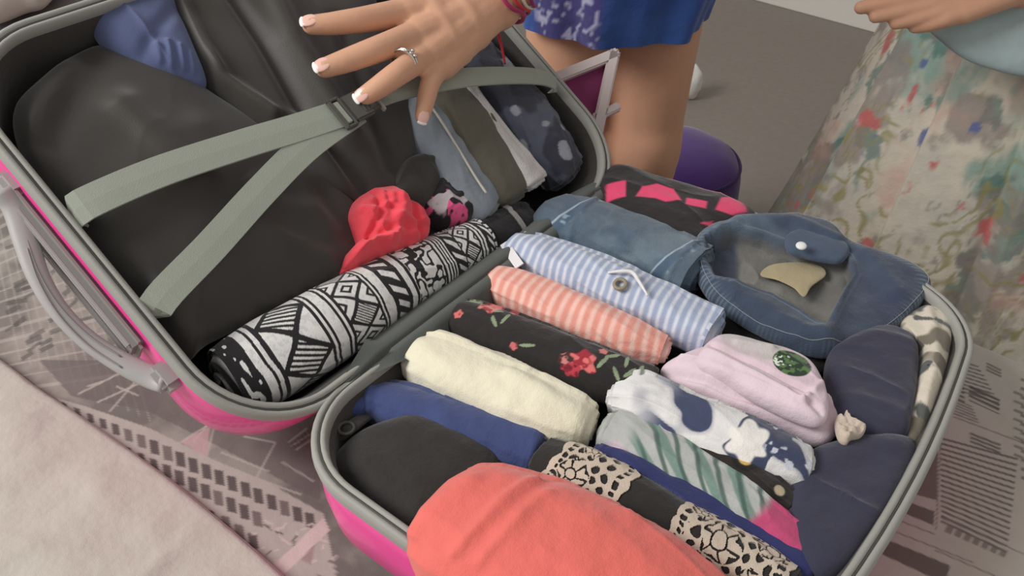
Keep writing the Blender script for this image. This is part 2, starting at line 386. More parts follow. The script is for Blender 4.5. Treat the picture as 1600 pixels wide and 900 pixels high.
# plain sheet turned back over the near corner
edge = cr([(*at(x, y, .004)[:2],) for x, y in [(-260, 420), (-120, 480), (0, 561), (60, 606), (130, 652), (250, 736), (330, 800), (392, 852), (450, 905), (540, 990), (640, 1100)]], 150)
tng = np.gradient(edge, axis=0); tng /= np.linalg.norm(tng, axis=1)[:, None]; nn = np.stack([tng[:, 1], -tng[:, 0]], -1)
tt = np.r_[0, .0006, .0015, .003, np.linspace(.006, .34, 90)]
dirn = np.array([-.25, -.97])*np.ones_like(nn)
SV = edge[None]+tt[:, None, None]*(nn*np.clip(1-tt[:, None, None]*3, 0, 1)+dirn*np.clip(tt[:, None, None]*3, 0, 1))
q = np.concatenate([SV*9, np.zeros(SV.shape[:2]+(1,))], -1)
zz = .0068*ss(-.0005, .004, tt)[:, None]+(.008*(1-np.abs(fbm(q*np.array([1.0, .45, 1])+3, 31, 3)))**2+.004*fbm(q*2.2, 32, 2))*ss(0, .05, tt)[:, None]
zz = np.maximum(zz, .0012)+.002
sh = mk('bed_sheet', np.concatenate([SV, zz[..., None]], -1), gridF(len(tt), len(edge)), mat('pale_linen', (190, 184, 173), .95, .3, 1400, .2, var=.05, big=.4))
tag(sh, 'plain pale wrinkled sheet turned back over the near corner of the bed', 'sheet')
pil = fold('pillow', [(-60, -30), (-30, 30), (40, 12), (75, -2), (110, -60), (40, -110), (-40, -90)], .03, .06, .028, 'pale pillow at the head of the bed beyond the suitcase lid', 'pillow', material=mat('pillow_cotton', (200, 190, 180)), group=None, wr=.002)

# ================================================================== suitcase
case = empty('suitcase', (0, L/2, 0), 'open pink suitcase with grey piping and cross straps lying on the bed', 'suitcase')
M_pink = mat('pink_shell', (250, 84, 164), .35, .06, 300, 0, var=.04, coat=.3)
M_rim = mat('grey_piping', (158, 157, 150), .6, .15, 700, .1, var=.05)
M_zip = mat('dark_zipper', (78, 76, 72), .5, .2, 900, 0)
M_lin = mat('dark_lining', (62, 58, 55), .7, .2, 700, .2, big=.3)
M_strap = mat('grey_webbing', (158, 163, 150), .8, .35, 1500, .15, var=.05)
M_buck = mat('buckle_plastic', (92, 90, 86), .4, .05, 300, 0, var=.05)
M_hand = mat('handle_plastic', (176, 172, 170), .45, .05, 300, 0, var=.05)
M_panel = mat('panel_plastic', (150, 146, 142), .5, .05, 300, 0, var=.05)
def rrect(ins, r, n=14, x0=0, x1=None, y0=0, y1=None):
    x1 = W if x1 is None else x1; y1 = L if y1 is None else y1; r = max(.004, r-ins); out = []
    for cx, cy, a0 in ((x1-ins-r, y1-ins-r, 0), (x0+ins+r, y1-ins-r, 90), (x0+ins+r, y0+ins+r, 180), (x1-ins-r, y0+ins+r, 270)):
        for a in np.linspace(a0, a0+90, n): out.append((cx+r*math.cos(R(a)), cy+r*math.sin(R(a))))
    P = np.array(out); P = np.concatenate([P, P[:1]]); Q = []
    for a, b in zip(P[:-1], P[1:]):                                  # long sides subdivided
        k = max(1, int(np.linalg.norm(b-a)/.03)); Q += [a+(b-a)*t/k for t in range(k)]
    return np.array(Q)
RC = .075
def loft(name, frame, prof, material, cap=False, closed=False, flip=False, r=RC):
    base_ = rrect(0, r); n = len(base_); cen = np.array([W/2, L/2]); rows = []
    T = np.roll(base_, -1, 0)-np.roll(base_, 1, 0); T /= np.linalg.norm(T, axis=1)[:, None]; nin = np.stack([-T[:, 1], T[:, 0]], 1)
    for (ins, w) in prof: rows.append([frame(p[0], p[1], w) for p in base_+nin*ins])
    if closed: rows.append(rows[0])
    if cap:
        ins, w = prof[-1]; last = base_+nin*ins
        for f in (.7, .4, .1, 0): rows.append([frame(p[0], p[1], w) for p in cen+(last-cen)*f])
    F = gridF(len(rows), n, True)
    return mk(name, np.array(rows), F if not flip else F[:, ::-1], material, case)
DL = .118
for side, frame, D, DI in (('r', FRR, .103, .048), ('l', FRL, DL, .085)):
    fl = side == 'l'
    sh_ = loft('shell', frame, [(.004, 0), (.0, -.006), (-.001, -.02), (.0, -.04), (.004, -.065), (.010, -D+.03), (.018, -D+.013), (.030, -D+.003), (.045, -D)], M_pink, cap=True, flip=fl)
    ln = loft('lining', frame, [(.006, -.001), (.011, -.012), (.014, -.03), (.020, -DI+.012), (.028, -DI+.003), (.036, -DI)], M_lin, cap=True, flip=not fl)
    rm = loft('rim', frame, [(-.003, -.010), (-.0042, -.004), (-.0038, .0006), (-.0018, .0024), (.0005, .0018), (.0012, .0005), (.0026, .0005), (.0033, .0022), (.0052, .0027), (.0070, .0016), (.0077, -.002), (.0095, -.014), (.007, -.014), (.0, -.012)], M_rim, closed=True, flip=fl)
    zp_ = loft('zipper', frame, [(.0008, .0009), (.0014, .0014), (.0024, .0014), (.0030, .0009), (.0019, .0002)], M_zip, closed=True, flip=fl)
    zp_.parent = rm; zp_.matrix_parent_inverse = Matrix.Identity(4)
# hinge cloth between the halves
hy = np.linspace(.085, L-.05, 30); prof = [(.018, -.018, 0), (.0105, .002, 0), (.007, .0046, 0), (0, .0056, 0)]
HV = []
for y in hy:
    kx = min(1, .25+(y-hy[0])/.05, .25+(hy[-1]-y)/.03); pf_ = [(a*kx, b if kx == 1 else max(b, .0032)*kx) for a, b, _ in prof]
    rowp = [FRR(a, y, b) for a, b in pf_]+[FRL(a, y, b) for a, b in pf_[::-1]]
    HV.append(rowp)
mk('hinge_cloth', np.array(HV), gridF(30, 8)[:, ::-1], mat('hinge_webbing', (86, 90, 86), .7, .3, 900, .2, var=.12), case)
# straps, drawn as webbing of real width and thickness between two edges
def strap(name, c, hwid, ws, parent=case, n=40, wav=0.):
    P = np.array([[*atL(x, y, w)] for (x, y), w in zip(c, ws)]); P[:, 1] = np.clip(P[:, 1], .0095, L-.0095); P = cr(P, n); T = np.gradient(P, axis=0); T /= np.linalg.norm(T, axis=1)[:, None]
    S = np.cross(T, NL); S /= np.linalg.norm(S, axis=1)[:, None]; Nn = np.cross(S, T)
    hw = np.interp(np.linspace(0, 1, n), np.linspace(0, 1, len(hwid)), hwid)[:, None]
    th = .0009
    a, b = P+S*hw, P-S*hw
    V = np.stack([a+Nn*th, P+Nn*(th+.0004), b+Nn*th, b-Nn*th, P-Nn*th, a-Nn*th], 1)
    F = gridF(n, 6, True).tolist()+[[0, 1, 2, 3, 4, 5], [(n-1)*6+k for k in (5, 4, 3, 2, 1, 0)]]
    return mk(name, V, F, M_strap, parent, smooth=False)
strap('strap', [(90, 352), (104, 338), (140, 315), (250, 268), (380, 225), (470, 198), (555, 170)], [.0125, .0125, .0125], [-.010, -.001, .006, .012, .016, .018, .020])
strap('strap', [(215, 512), (230, 492), (262, 455), (330, 385), (410, 297), (480, 228), (556, 174)], [.012, .0122, .0125], [-.010, -.001, .006, .011, .014, .017, .0185])
strap('strap', [(548, 170), (600, 146), (660, 132), (730, 121), (800, 118), (846, 121), (872, 128), (884, 134)], [.0115, .0105, .0098, .0098], [.020, .021, .021, .022, .017, .009, .001, -.006])
# buckle: two frames, a body with ribs, prongs
bo = atL(556, 167, .0235); bt = atL(600, 146, .0235)-bo; bt /= np.linalg.norm(bt); bs = np.cross(NL, bt)
BM = Matrix([[bt[0], bs[0], NL[0]], [bt[1], bs[1], NL[1]], [bt[2], bs[2], NL[2]]]).to_4x4()
body = box('buckle', bo+bt*.002, (.022, .026, .006), M_buck, case, .0018, BM)
def bpart(nm, dx, dy, dz, s, mt=M_buck):
    o = box(nm, bo+bt*dx+bs*dy+NL*dz, s, mt, body, min(s)*.25, BM); o.matrix_parent_inverse = Matrix.Identity(4); return o
bpart('buckle_bar', -.020, 0, 0, (.003, .030, .005)); bpart('buckle_bar', -.011, 0, 0, (.003, .030, .005))
bpart('buckle_side', -.0155, .0138, 0, (.012, .0028, .005)); bpart('buckle_side', -.0155, -.0138, 0, (.012, .0028, .005))
bpart('webbing_slot', -.0155, 0, .0005, (.006, .022, .003), M_strap)
for k in range(3): bpart('rib', .004+k*.0032, 0, .0034, (.0012, .018, .0012))
bpart('prong', .0165, .009, 0, (.010, .003, .004)); bpart('prong', .0165, -.009, 0, (.010, .003, .004)); bpart('buckle_bar', .0225, 0, 0, (.0026, .028, .005), M_hand)
# carry handle on the near side wall of the lid, with its plate
hp = [(6, 296, -.026), (26, 325, -.030), (42, 380, -.032), (60, 432, -.033), (92, 485, -.034), (138, 532, -.034), (190, 566, -.032), (240, 590, -.028), (262, 596, -.022)]
HP = [atL(x, y, w_) for x, y, w_ in hp]
hd = tube('handle', HP, [.0105, .0095, .0085, .0075, .0072, .0072, .0078, .009, .0095], M_hand, case, 60, 12, up=NL, flat=.55)
for off in (-.0035, .0035):
    g = tube('handle_groove', [atL(x, y, w_+.0042)+np.array([0, 1, 0])*off*.6+UL*off for x, y, w_ in hp[2:7]], .0007, M_panel, hd, 40, 6, up=NL); g.matrix_parent_inverse = Matrix.Identity(4)
for (x, y, w_) in ((14, 292, -.028), (252, 594, -.024)):
    c = atL(x, y, w_)
    mo = box('handle_mount', c+np.array([0, .008, 0]), (.022, .026, .016), M_hand, hd, .004, Matrix(((UL[0], 0, NL[0]), (UL[1], 1, NL[1]), (UL[2], 0, NL[2]))).to_4x4()); mo.matrix_parent_inverse = Matrix.Identity(4)
MU = Matrix(((UL[0], 0, NL[0]), (UL[1], 1, NL[1]), (UL[2], 0, NL[2]))).to_4x4()
u0, u1 = .105, .255
pl = box('side_plate', FRL((u0+u1)/2, -.0045, -.034), (u1-u0, .010, .026), M_panel, case, .004, MU)
for wv, yy in ((-.027, -.0105), (-.041, -.0105)):
    b_ = box('plate_ridge', FRL((u0+u1)/2, yy, wv), (u1-u0-.012, .004, .004), M_hand, pl, .0012, MU); b_.matrix_parent_inverse = Matrix.Identity(4)

# ================================================================== clothes packed in the right half
def cloth(name, c, **k): k.setdefault('big', .45); k.setdefault('bump', .35); return mat(name, c, **k)
BLK = (38, 35, 34)
def solid(c): return lambda s, t, r, V, Lt: C3(c, s)
# black garment in the near corner
fold('black_garment', [(515, 745), (540, 702), (590, 672), (665, 655), (745, 685), (790, 730), (760, 790), (690, 835), (645, 850), (580, 805)], .074, .022, .014, 'smooth black folded garment in the near corner beside the coral roll', material=cloth('black_jersey', (44, 41, 39), rough=.75), seed=2, ridges=[([(540, 700), (640, 690), (730, 720)], .002, .012)])
# loose round eyelet and strap end in the corner pocket
eg = empty('eyelet_strap', at(545, 668, .085), 'dark strap end with a round metal eyelet in the near corner pocket', 'strap')
tube('strap_end', [at(x, y, z) for x, y, z in ((520, 690, .075), (536, 678, .086), (552, 664, .089), (572, 650, .082))], .006, M_lin, eg, 24, 8, flat=.35)
ec = at(541, 669, .0915); tube('eyelet', [ec+.0058*np.array([math.cos(a), math.sin(a), 0]) for a in np.linspace(0, 2*np.pi, 12, endpoint=False)], .0014, M_zip, eg, 40, 8, closed=True)
roll('blue_garment', [(556, 622, .080, 26), (600, 630, .080, 36), (700, 665, .080, 42), (850, 712, .079, 42)], 'royal blue rolled garment between the cream roll and the black garment', material=cloth('royal_blue_jersey', (62, 74, 120)), seed=3, wr=.002, ridges=[(.05, .4, .12, -.9, .003, .004), (.45, .2, .55, -.8, .0015, .006)])
fold('blue_cuff', [(535, 628), (560, 606), (585, 604), (588, 628), (570, 645), (542, 648)], .086, .007, .006, 'loose royal blue cuff poking out of the blue roll', material=cloth('royal_blue_jersey', (62, 74, 120)), seed=8, crump=.001)
roll('cream_garment', [(648, 556, .091, 40), (690, 574, .092, 48), (780, 612, .092, 50), (860, 647, .091, 50), (925, 668, .089, 36)], 'thick ivory rolled garment in front of the black floral roll', material=cloth('ivory_cotton', (236, 229, 204), var=.03), seed=4, wr=.0016, lap=.003, ridges=[(.55, .1, .98, -.1, .0022, .005), (.7, .6, 1, .3, .0016, .004), (.05, .9, .25, .7, .0015, .006)])
fold('red_piping_garment', [(616, 590), (632, 560), (660, 580), (650, 610), (628, 612)], .072, .008, .008, 'dark red cloth edge under the end of the ivory roll', material=cloth('wine_cloth', (140, 45, 60)), seed=5)
roll('coral_garment', [(680, 806, .092, 66), (725, 822, .098, 110), (840, 866, .102, 128), (1000, 940, .102, 124), (1130, 1020, .100, 100)], 'large coral rolled garment at the front edge of the suitcase', material=cloth('coral_jersey', (232, 112, 102), var=.04), seed=6, nu=120, nv=120, wr=.0018, flat=.62, cap=.6, lap=.002,
     ridges=[(.30, .75, .20, -.75, .0035, .0045), (.36, .5, .28, -.8, .002, .004), (.12, .2, .05, -.6, .003, .008), (.6, .9, .5, .1, .0018, .01)])
# black garment with crochet lace
lace = cloth('crochet_cotton', (206, 190, 172), bump=.6, scale=1500)
o, g = roll('lace_garment', [(845, 712, .086, 34), (900, 742, .089, 46), (1000, 795, .089, 48), (1120, 860, .088, 46), (1240, 930, .086, 42)], 'black rolled garment trimmed with cream crochet lace', material=cloth('black_crepe', (40, 37, 34)), seed=7, nu=420, nv=240, flat=.75)
def lacemask(g, zones):
    V_ = g['V']; s, t = g['s'], g['t']; M = np.zeros(s.shape, bool)
    wv = np.stack([s*110, t*110, s*0], -1); s = s+.0022*vn(wv, 5); t = t+.0022*vn(wv+9, 6)
    for (a, b, roses) in zones:
        sc = .0035*np.abs(np.sin(t/.0052)); ins = (s > a-sc) & (s < b+sc) & (g['rho'] > .97)
        d = np.minimum(s-a, b-s)
        edge = (d < .0022) | ((d > .0062) & (d < .0082)); lad = (d >= .0022) & (d <= .0062) & (np.abs(fr(t/.0050)-.5) < .2)
        cell = np.hypot((fr(s/.0085)-.5), (fr(t/.0085+.5*(np.floor(s/.0085) % 2))-.5)); body = (d >= .0082) & (cell > .34)
        ms = ins & (edge | lad | body)
        for (cs, ct, rr_) in roses:
            rs, rt = s-(a+(b-a)*cs), t-ct; rho_ = np.hypot(rs, rt)/rr_; th_ = np.arctan2(rt, rs)
            fl = (rho_ < .34) | ((rho_ < .92*(.78+.22*np.abs(np.cos(3*th_)))) & (np.abs(np.sin(3*th_+.5)) > .22) & (rho_ > .42))
            ms = np.where((rho_ < 1.0) & ins, fl | (rho_ > .93), ms)
        M |= ms
    return M
Lt = g['L']
overlay('lace_trim', g, lacemask(g, [(.10*Lt, .36*Lt, ((.30, -.010, .011), (.35, .013, .008))), (.57*Lt, .96*Lt, ((.42, -.004, .014), (.80, .010, .010), (.78, -.016, .010), (.15, .012, .007)))]), .0011, lace, o)
roll('navy_satin_garment', [(930, 712, .083, 30), (1020, 762, .084, 38), (1150, 835, .083, 38), (1270, 910, .081, 34)], 'dark ultramarine rolled garment behind the black lace roll', material=cloth('ultramarine_satin', (40, 46, 98), rough=.55), seed=9, wr=.0018)
def tropic(s, t, r, V, Lt):
    q = s/Lt; c = C3((178, 180, 176), s); p = np.stack([s*26+t*18, t*20-s*12, s*0], -1)
    c = mixc(c, C3((214, 188, 200), s), ss(.0, .3, fbm(p*.8+9, 41, 2))*ss(.3, .1, q))
    leaf = np.sin((s*.75+t*1.25)*240+2.2*fbm(p*.55, 42, 2)); c = mixc(c, C3((122, 146, 136), s), ss(.05, .5, leaf)*ss(.10, .2, q)*ss(.86, .74, q))
    leaf2 = np.sin((s*.9+t*1.0)*410+1.5*fbm(p*.7+4, 43, 2)); c = mixc(c, C3((70, 96, 88), s), ss(.45, .9, leaf2)*ss(.12, .25, q)*ss(.82, .72, q)*.9)
    c = mixc(c, C3((172, 168, 176), s), ss(.2, .6, fbm(p*.9+20, 44, 2))*ss(.5, .6, q)*ss(.85, .78, q))
    c = mixc(c, C3((190, 74, 116), s), ss(.70, .76, q+.05*fbm(p*2, 45, 2)))
    c = mixc(c, C3((222, 120, 146), s), ss(.1, .5, fbm(p*1.4+7, 46, 2))*ss(.72, .8, q))
    return mixc(c, C3((88, 66, 124), s), ss(-.1, .25, fbm(p*1.2+31, 47, 2))*ss(.84, .9, q))
roll('tropical_garment', [(945, 670, .090, 30), (1015, 700, .091, 38), (1120, 765, .089, 38), (1212, 832, .086, 36), (1270, 880, .083, 28)], 'rolled garment with green leaf print and magenta end', colfn=tropic, seed=10, nu=220, nv=140, wr=.0018)
def dots(s, t, r, V, Lt):
    c = C3((40, 34, 32), s); p = np.stack([s*120, t*120, s*0], -1)
    for (a, b, rad, cc) in [(.62, .002, .0048, (206, 172, 96)), (.86, -.001, .004, (196, 180, 150)), (.3, .003, .0035, (170, 140, 80)), (.12, .0, .003, (190, 170, 130))]:
        d = np.hypot(s-a*Lt, t-b); c = mixc(c, C3((26, 22, 20), s), ss(rad*1.9, rad*1.6, d)); c = mixc(c, C3(cc, s), ss(rad, rad*.8, d))
    return mixc(c, C3((150, 120, 70), s), ss(.55, .7, fbm(p*.5, 51, 2))*.6)
roll('dotted_garment', [(1030, 668, .088, 22), (1105, 706, .094, 28), (1175, 750, .095, 28), (1240, 800, .088, 26)], 'black rolled garment with yellow dots behind the leaf print roll', colfn=dots, seed=11, nu=160, nv=110)
def navyflor(s, t, r, V, Lt):
    q = s/Lt; p = np.stack([s*30+3, t*30, s*0], -1); n = fbm(p, 61, 2)+.25*np.sin(s*120+t*160)
    c = mixc(C3((226, 224, 222), s), C3((176, 176, 184), s), ss(.0, .3, n)); c = mixc(c, C3((64, 72, 100), s), ss(.22, .27, n)*ss(.2, .35, q))
    c = mixc(c, C3((62, 70, 96), s), ss(.35, .38, fbm(p*1.1+8, 62, 2)+(q-.6)*.9))
    fl = fbm(p*5, 63, 2); c = mixc(c, C3((200, 204, 214), s), ss(.35, .42, fl)*ss(.74, .8, q))
    d = np.hypot((s-.70*Lt), (t+.010)*.8); c = mixc(c, C3((236, 232, 226), s), ss(.013, .011, d+.002*np.sin(6*np.arctan2(t+.01, s-.7*Lt))))
    return mixc(c, C3((40, 42, 52), s), ss(.5, .55, fbm(p*4+3, 64, 2))*ss(.25, .1, q)*.8)
roll('navy_floral_garment', [(955, 624, .092, 26), (1010, 632, .097, 42), (1100, 672, .099, 46), (1200, 715, .097, 48), (1262, 736, .092, 36)], 'white and navy flower print roll in front of the pale pink shirt', colfn=navyflor, seed=12, nu=240, nv=150, wr=.0024, lap=.003, amp2=.002)
def pinksh(xy, V, px):
    c = C3((226, 205, 214), xy[..., 0]); g2 = polyd(xy, px([(1120, 530), (1140, 522), (1215, 548), (1230, 575), (1190, 578), (1130, 560)]))
    c = mixc(c, C3((200, 192, 190), c[..., 0]), ss(.002, -.002, g2))
    n = fbm(np.concatenate([xy*30, xy[..., :1]*0], -1), 71, 2); c = mixc(c, C3((212, 186, 196), c[..., 0]), ss(.1, .5, n)*.6)
    ctr = px([(1233, 583)])[0]; d = np.hypot(xy[..., 0]-ctr[0], (xy[..., 1]-ctr[1])*1.1); k = d < .0165
    n2 = fbm(np.concatenate([xy*260, xy[..., :1]*0], -1), 72, 2)
    gc = mixc(C3((88, 120, 70), d), C3((38, 58, 42), d), ss(-.05, .15, n2)); l2 = px([(1218, 580)])[0]
    gc = mixc(gc, C3((230, 235, 225), d), ss(.1, .2, fbm(np.concatenate([xy*420, xy[..., :1]*0], -1), 73, 2))*ss(.008, .006, np.hypot(xy[..., 0]-l2[0], xy[..., 1]-l2[1])))
    return mixc(c, gc, ss(.0150, .0142, d))
o = fold('pink_shirt', [(1032, 584), (1060, 562), (1120, 545), (1180, 555), (1262, 582), (1290, 625), (1312, 664), (1288, 692), (1235, 676), (1160, 648), (1075, 615)], .092, .018, .02, 'pale pink folded shirt with a round green print', cat='shirt', colfn=pinksh, seed=13, n=260, m=70, wr=.0018,
     ridges=[([(1060, 580), (1150, 610), (1230, 640), (1290, 650)], .006, .0035), ([(1110, 560), (1190, 590), (1270, 625)], -.005, .003), ([(1040, 592), (1140, 632), (1240, 665)], -.005, .003), ([(1258, 600), (1285, 650)], .004, .003), ([(1235, 625), (1275, 600)], .004, .0025)])
fold('upper_layer', [(1088, 568), (1120, 530), (1180, 540), (1255, 562), (1284, 596), (1294, 640), (1284, 664), (1255, 660), (1190, 630), (1140, 600)], .110, .010, .010, colfn=pinksh, seed=63, n=240, m=60, wr=.0016, pw=6, parent=o,
     ridges=[([(1110, 552), (1190, 590), (1262, 628)], -.0035, .0025), ([(1100, 560), (1180, 602), (1250, 640)], .003, .003), ([(1250, 640), (1280, 612)], .0035, .0025), ([(1235, 625), (1278, 655)], -.003, .003), ([(1150, 550), (1200, 560)], .003, .004)])
M_navy = cloth('navy_jersey', (56, 56, 74), rough=.9)
fold('navy_garment', [(1288, 580), (1305, 545), (1360, 520), (1415, 530), (1432, 570), (1425, 640), (1408, 695), (1350, 700), (1300, 672)], .088, .017, .02, 'navy folded garment between the pink shirt and the beige floral cloth', material=M_navy, seed=14, pw=6, wr=.002, ridges=[([(1300, 560), (1360, 545), (1425, 560)], .003, .006), ([(1310, 640), (1380, 660), (1410, 680)], .002, .006)])
fold('navy_garment', [(1218, 790), (1245, 730), (1290, 700), (1400, 688), (1428, 705), (1415, 760), (1370, 830), (1318, 900), (1270, 910), (1232, 850)], .086, .016, .02, 'larger navy folded garment in the right near corner of the suitcase', material=M_navy, seed=15, pw=6, wr=.002, ridges=[([(1260, 750), (1330, 720), (1410, 715)], .002, .01)])
def beige(xy, V, px):
    q = np.concatenate([xy*40, xy[..., :1]*0], -1); n = fbm(q, 81, 3); c = mixc(C3((216, 206, 188), n), C3((120, 112, 98), n), ss(.2, .32, n))
    return mixc(c, C3((90, 92, 90), n), ss(.35, .45, fbm(q*1.6+5, 82, 2)))
fold('beige_floral_garment', [(1398, 512), (1425, 492), (1468, 478), (1486, 500), (1480, 560), (1462, 630), (1432, 705), (1408, 700), (1424, 620), (1430, 560)], .084, .018, .02, 'beige flower print cloth tucked along the far right rim', colfn=beige, seed=16, n=200, m=40, wr=.0022, ridges=[([(1440, 500), (1452, 580), (1430, 680)], .003, .005)])
fold('cream_lace_scrap', [(1304, 664), (1308, 652), (1316, 658), (1320, 646), (1326, 658), (1340, 663), (1352, 670), (1346, 682), (1330, 686), (1322, 694), (1310, 686)], .105, .005, .006, 'small cream lace edge poking out below the navy garment', material=lace, seed=17, crump=.003, wf=120, n=60, m=20)
def floral(s, t, r, V, Lt):
    c = C3((40, 35, 34), s); p = np.stack([s*160, t*160, s*0], -1)
    c = mixc(c, C3((150, 158, 110), s), ss(.045, .02, s/Lt+.04*fbm(p*.3, 95, 2))*ss(-.01, .004, t))
    def flower(a, b, rad, pet, cc, cd):
        nonlocal c
        x = s-a*Lt; y = t-b; n = fbm(p*1.6+a*50, 91, 2); d = np.hypot(x, y)*(1+.12*np.cos(pet*np.arctan2(y, x)+a*9)+.25*fbm(p*.9+a*30, 92, 2))
        c = mixc(c, mixc(C3(cc, s), C3(cd, s), ss(-.15, .15, n)), ss(rad, rad*.88, d))
    def leaf(a, b, ang, ln, wd, cc):
        nonlocal c
        x = s-a*Lt; y = t-b; u = x*math.cos(ang)+y*math.sin(ang); v = -x*math.sin(ang)+y*math.cos(ang)
        c = mixc(c, C3(cc, s), ss(1.05, .9, (u/ln)**2+(v/wd)**2))
    for a, b, an in ((.24, .006, .6), (.27, -.004, -.7), (.30, .003, 1.6), (.77, -.004, 1.2), (.80, .004, .5), (.83, -.010, 2.1), (.86, .004, 1.5), (.88, -.006, .9), (.46, -.013, .4), (.92, -.002, 1.3), (.12, .011, .3)): leaf(a, b, an, .0065, .0016, (142, 158, 126))
    flower(.20, .009, .0082, 5, (226, 140, 130), (170, 60, 66)); flower(.225, .0165, .006, 5, (214, 120, 112), (150, 50, 56)); flower(.30, .016, .004, 5, (206, 130, 120), (150, 60, 60))
    flower(.70, -.008, .0095, 5, (224, 116, 114), (160, 44, 58)); flower(.635, -.013, .007, 6, (206, 130, 126), (70, 40, 42)); flower(.67, -.019, .007, 5, (190, 60, 76), (120, 30, 44)); flower(.755, .006, .004, 5, (214, 130, 124), (150, 60, 62)); flower(.10, -.008, .004, 5, (206, 110, 106), (140, 50, 50)); flower(.41, -.018, .0035, 5, (200, 110, 110), (140, 50, 50))
    return c
roll('floral_garment', [(694, 498, .092, 26), (740, 508, .094, 38), (830, 545, .095, 42), (930, 582, .095, 42), (1025, 606, .092, 32)], 'black rolled garment with red rose print', colfn=floral, seed=18, nu=260, nv=160)
def stripes(ca, cb, per, duty, skew=0.):
    def f(s, t, r, V, Lt):
        v = np.abs(fr((s+skew*t+.0006*fbm(np.stack([s*40, t*40, s*0], -1), 5, 2))/per)-.5)*2
        return mixc(C3(ca, s), C3(cb, s), ss(duty-.32, duty+.32, v))
    return f
roll('peach_striped_garment', [(768, 440, .094, 28), (800, 452, .097, 34), (880, 486, .099, 36), (980, 526, .098, 32), (1042, 548, .095, 22)], 'peach and white striped roll beside the blue striped shirt', colfn=stripes((232, 156, 140), (244, 198, 184), .0088, .55, .1), seed=19, nu=340, nv=90, wr=.0018, lap=.0015, lapat=3.8)
o, g = roll('blue_striped_shirt', [(800, 392, .095, 32), (840, 406, .098, 38), (930, 440, .100, 41), (1030, 484, .099, 41), (1118, 525, .095, 38)], 'blue and white striped rolled shirt in front of the jeans roll', cat='shirt', colfn=stripes((162, 174, 200), (216, 220, 230), .0074, .60, .1), seed=20, nu=380, nv=100, wr=.0018, lap=.0032, lapat=1.9)
M_tag = cloth('white_tape', (232, 230, 232), var=.03)
def ribbon(name, pts, hw, material, parent, n=20, th=.0006):
    P = cr(pts, n); T = np.gradient(P, axis=0); T /= np.linalg.norm(T, axis=1)[:, None]; S = np.cross(T, CAMD); S /= np.linalg.norm(S, axis=1)[:, None]; Nn = np.cross(S, T)
    V = np.stack([P+S*hw+Nn*th, P-S*hw+Nn*th, P-S*hw-Nn*th, P+S*hw-Nn*th], 1); F = gridF(n, 4, True).tolist()+[[0, 1, 2, 3], [(n-1)*4+k for k in (3, 2, 1, 0)]]
    return mk(name, V, F, material, parent, smooth=False)
CAMD = np.array([.1, -.55, .82])
ribbon('label_tape', [at(788, 380, .108), at(798, 396, .111), at(812, 416, .110)], .0042, M_tag, o)
tube('drawstring', [at(950, 426, .122), at(970, 424, .125), at(988, 426, .126), at(1000, 442, .124), at(1012, 462, .121)], [.001, .0016, .0018, .0014, .0008], M_tag, o, 30, 8)
bc = at(969, 444, .1215); tube('button', [bc+.0048*np.array([math.cos(a), math.sin(a)*.92, -.35*math.sin(a)*-1]) for a in np.linspace(0, 2*np.pi, 10, endpoint=False)], .0017, cloth('horn_button', (150, 140, 120), rough=.4, sheen=0), o, 30, 8, closed=True)
# jeans roll
def denim_roll(s, t, r, V, Lt):
    q = s/Lt; p = np.stack([s*22, t*22, s*0], -1); c = mixc(C3((88, 104, 119), s), C3((110, 126, 138), s), ss(-.3, .5, fbm(p, 101, 3)))
    c = mixc(c, C3((68, 86, 108), s), ss(.1, .5, fbm(p*3, 102, 2))*.5)
    for q0, sk in ((.235, 3.), (.885, 2.4)):
        x = s-q0*Lt-t*.25; c = mixc(c, C3((66, 90, 114), s), ss(.007, .004, np.abs(x))*.6); c = mixc(c, C3((176, 190, 200), s), ss(.0013, .0005, np.abs(x+.004))*.8)
        c = mixc(c, C3((150, 168, 182), s), ss(.25, .5, fbm(p*7, 103, 2))*ss(.008, .004, np.abs(x-.002))*.8)
    return c
o, g = roll('jeans', [(868, 336, .092, 44), (900, 352, .097, 54), (1000, 388, .098, 55), (1095, 432, .096, 52)], 'rolled mid blue jeans behind the striped shirt', cat='jeans', colfn=denim_roll, material=VD, seed=21, nu=240, nv=150, wr=.0016, flat=.72, lap=.003, ridges=[(.235, 1.2, .27, -1.4, .0016, .003), (.885, 1.2, .9, -1.4, .0016, .003), (.3, -.5, .6, -.9, .003, .006)])
# second layer of the jeans seen as a flat felled edge below
tube('jeans_waistband_edge', [at(x, y, .103) for x, y in ((905, 402), (940, 405), (985, 428), (1030, 456), (1070, 480))], [.001, .003, .004, .004, .002], cloth('dark_denim', (66, 76, 96)), o, 40, 8)
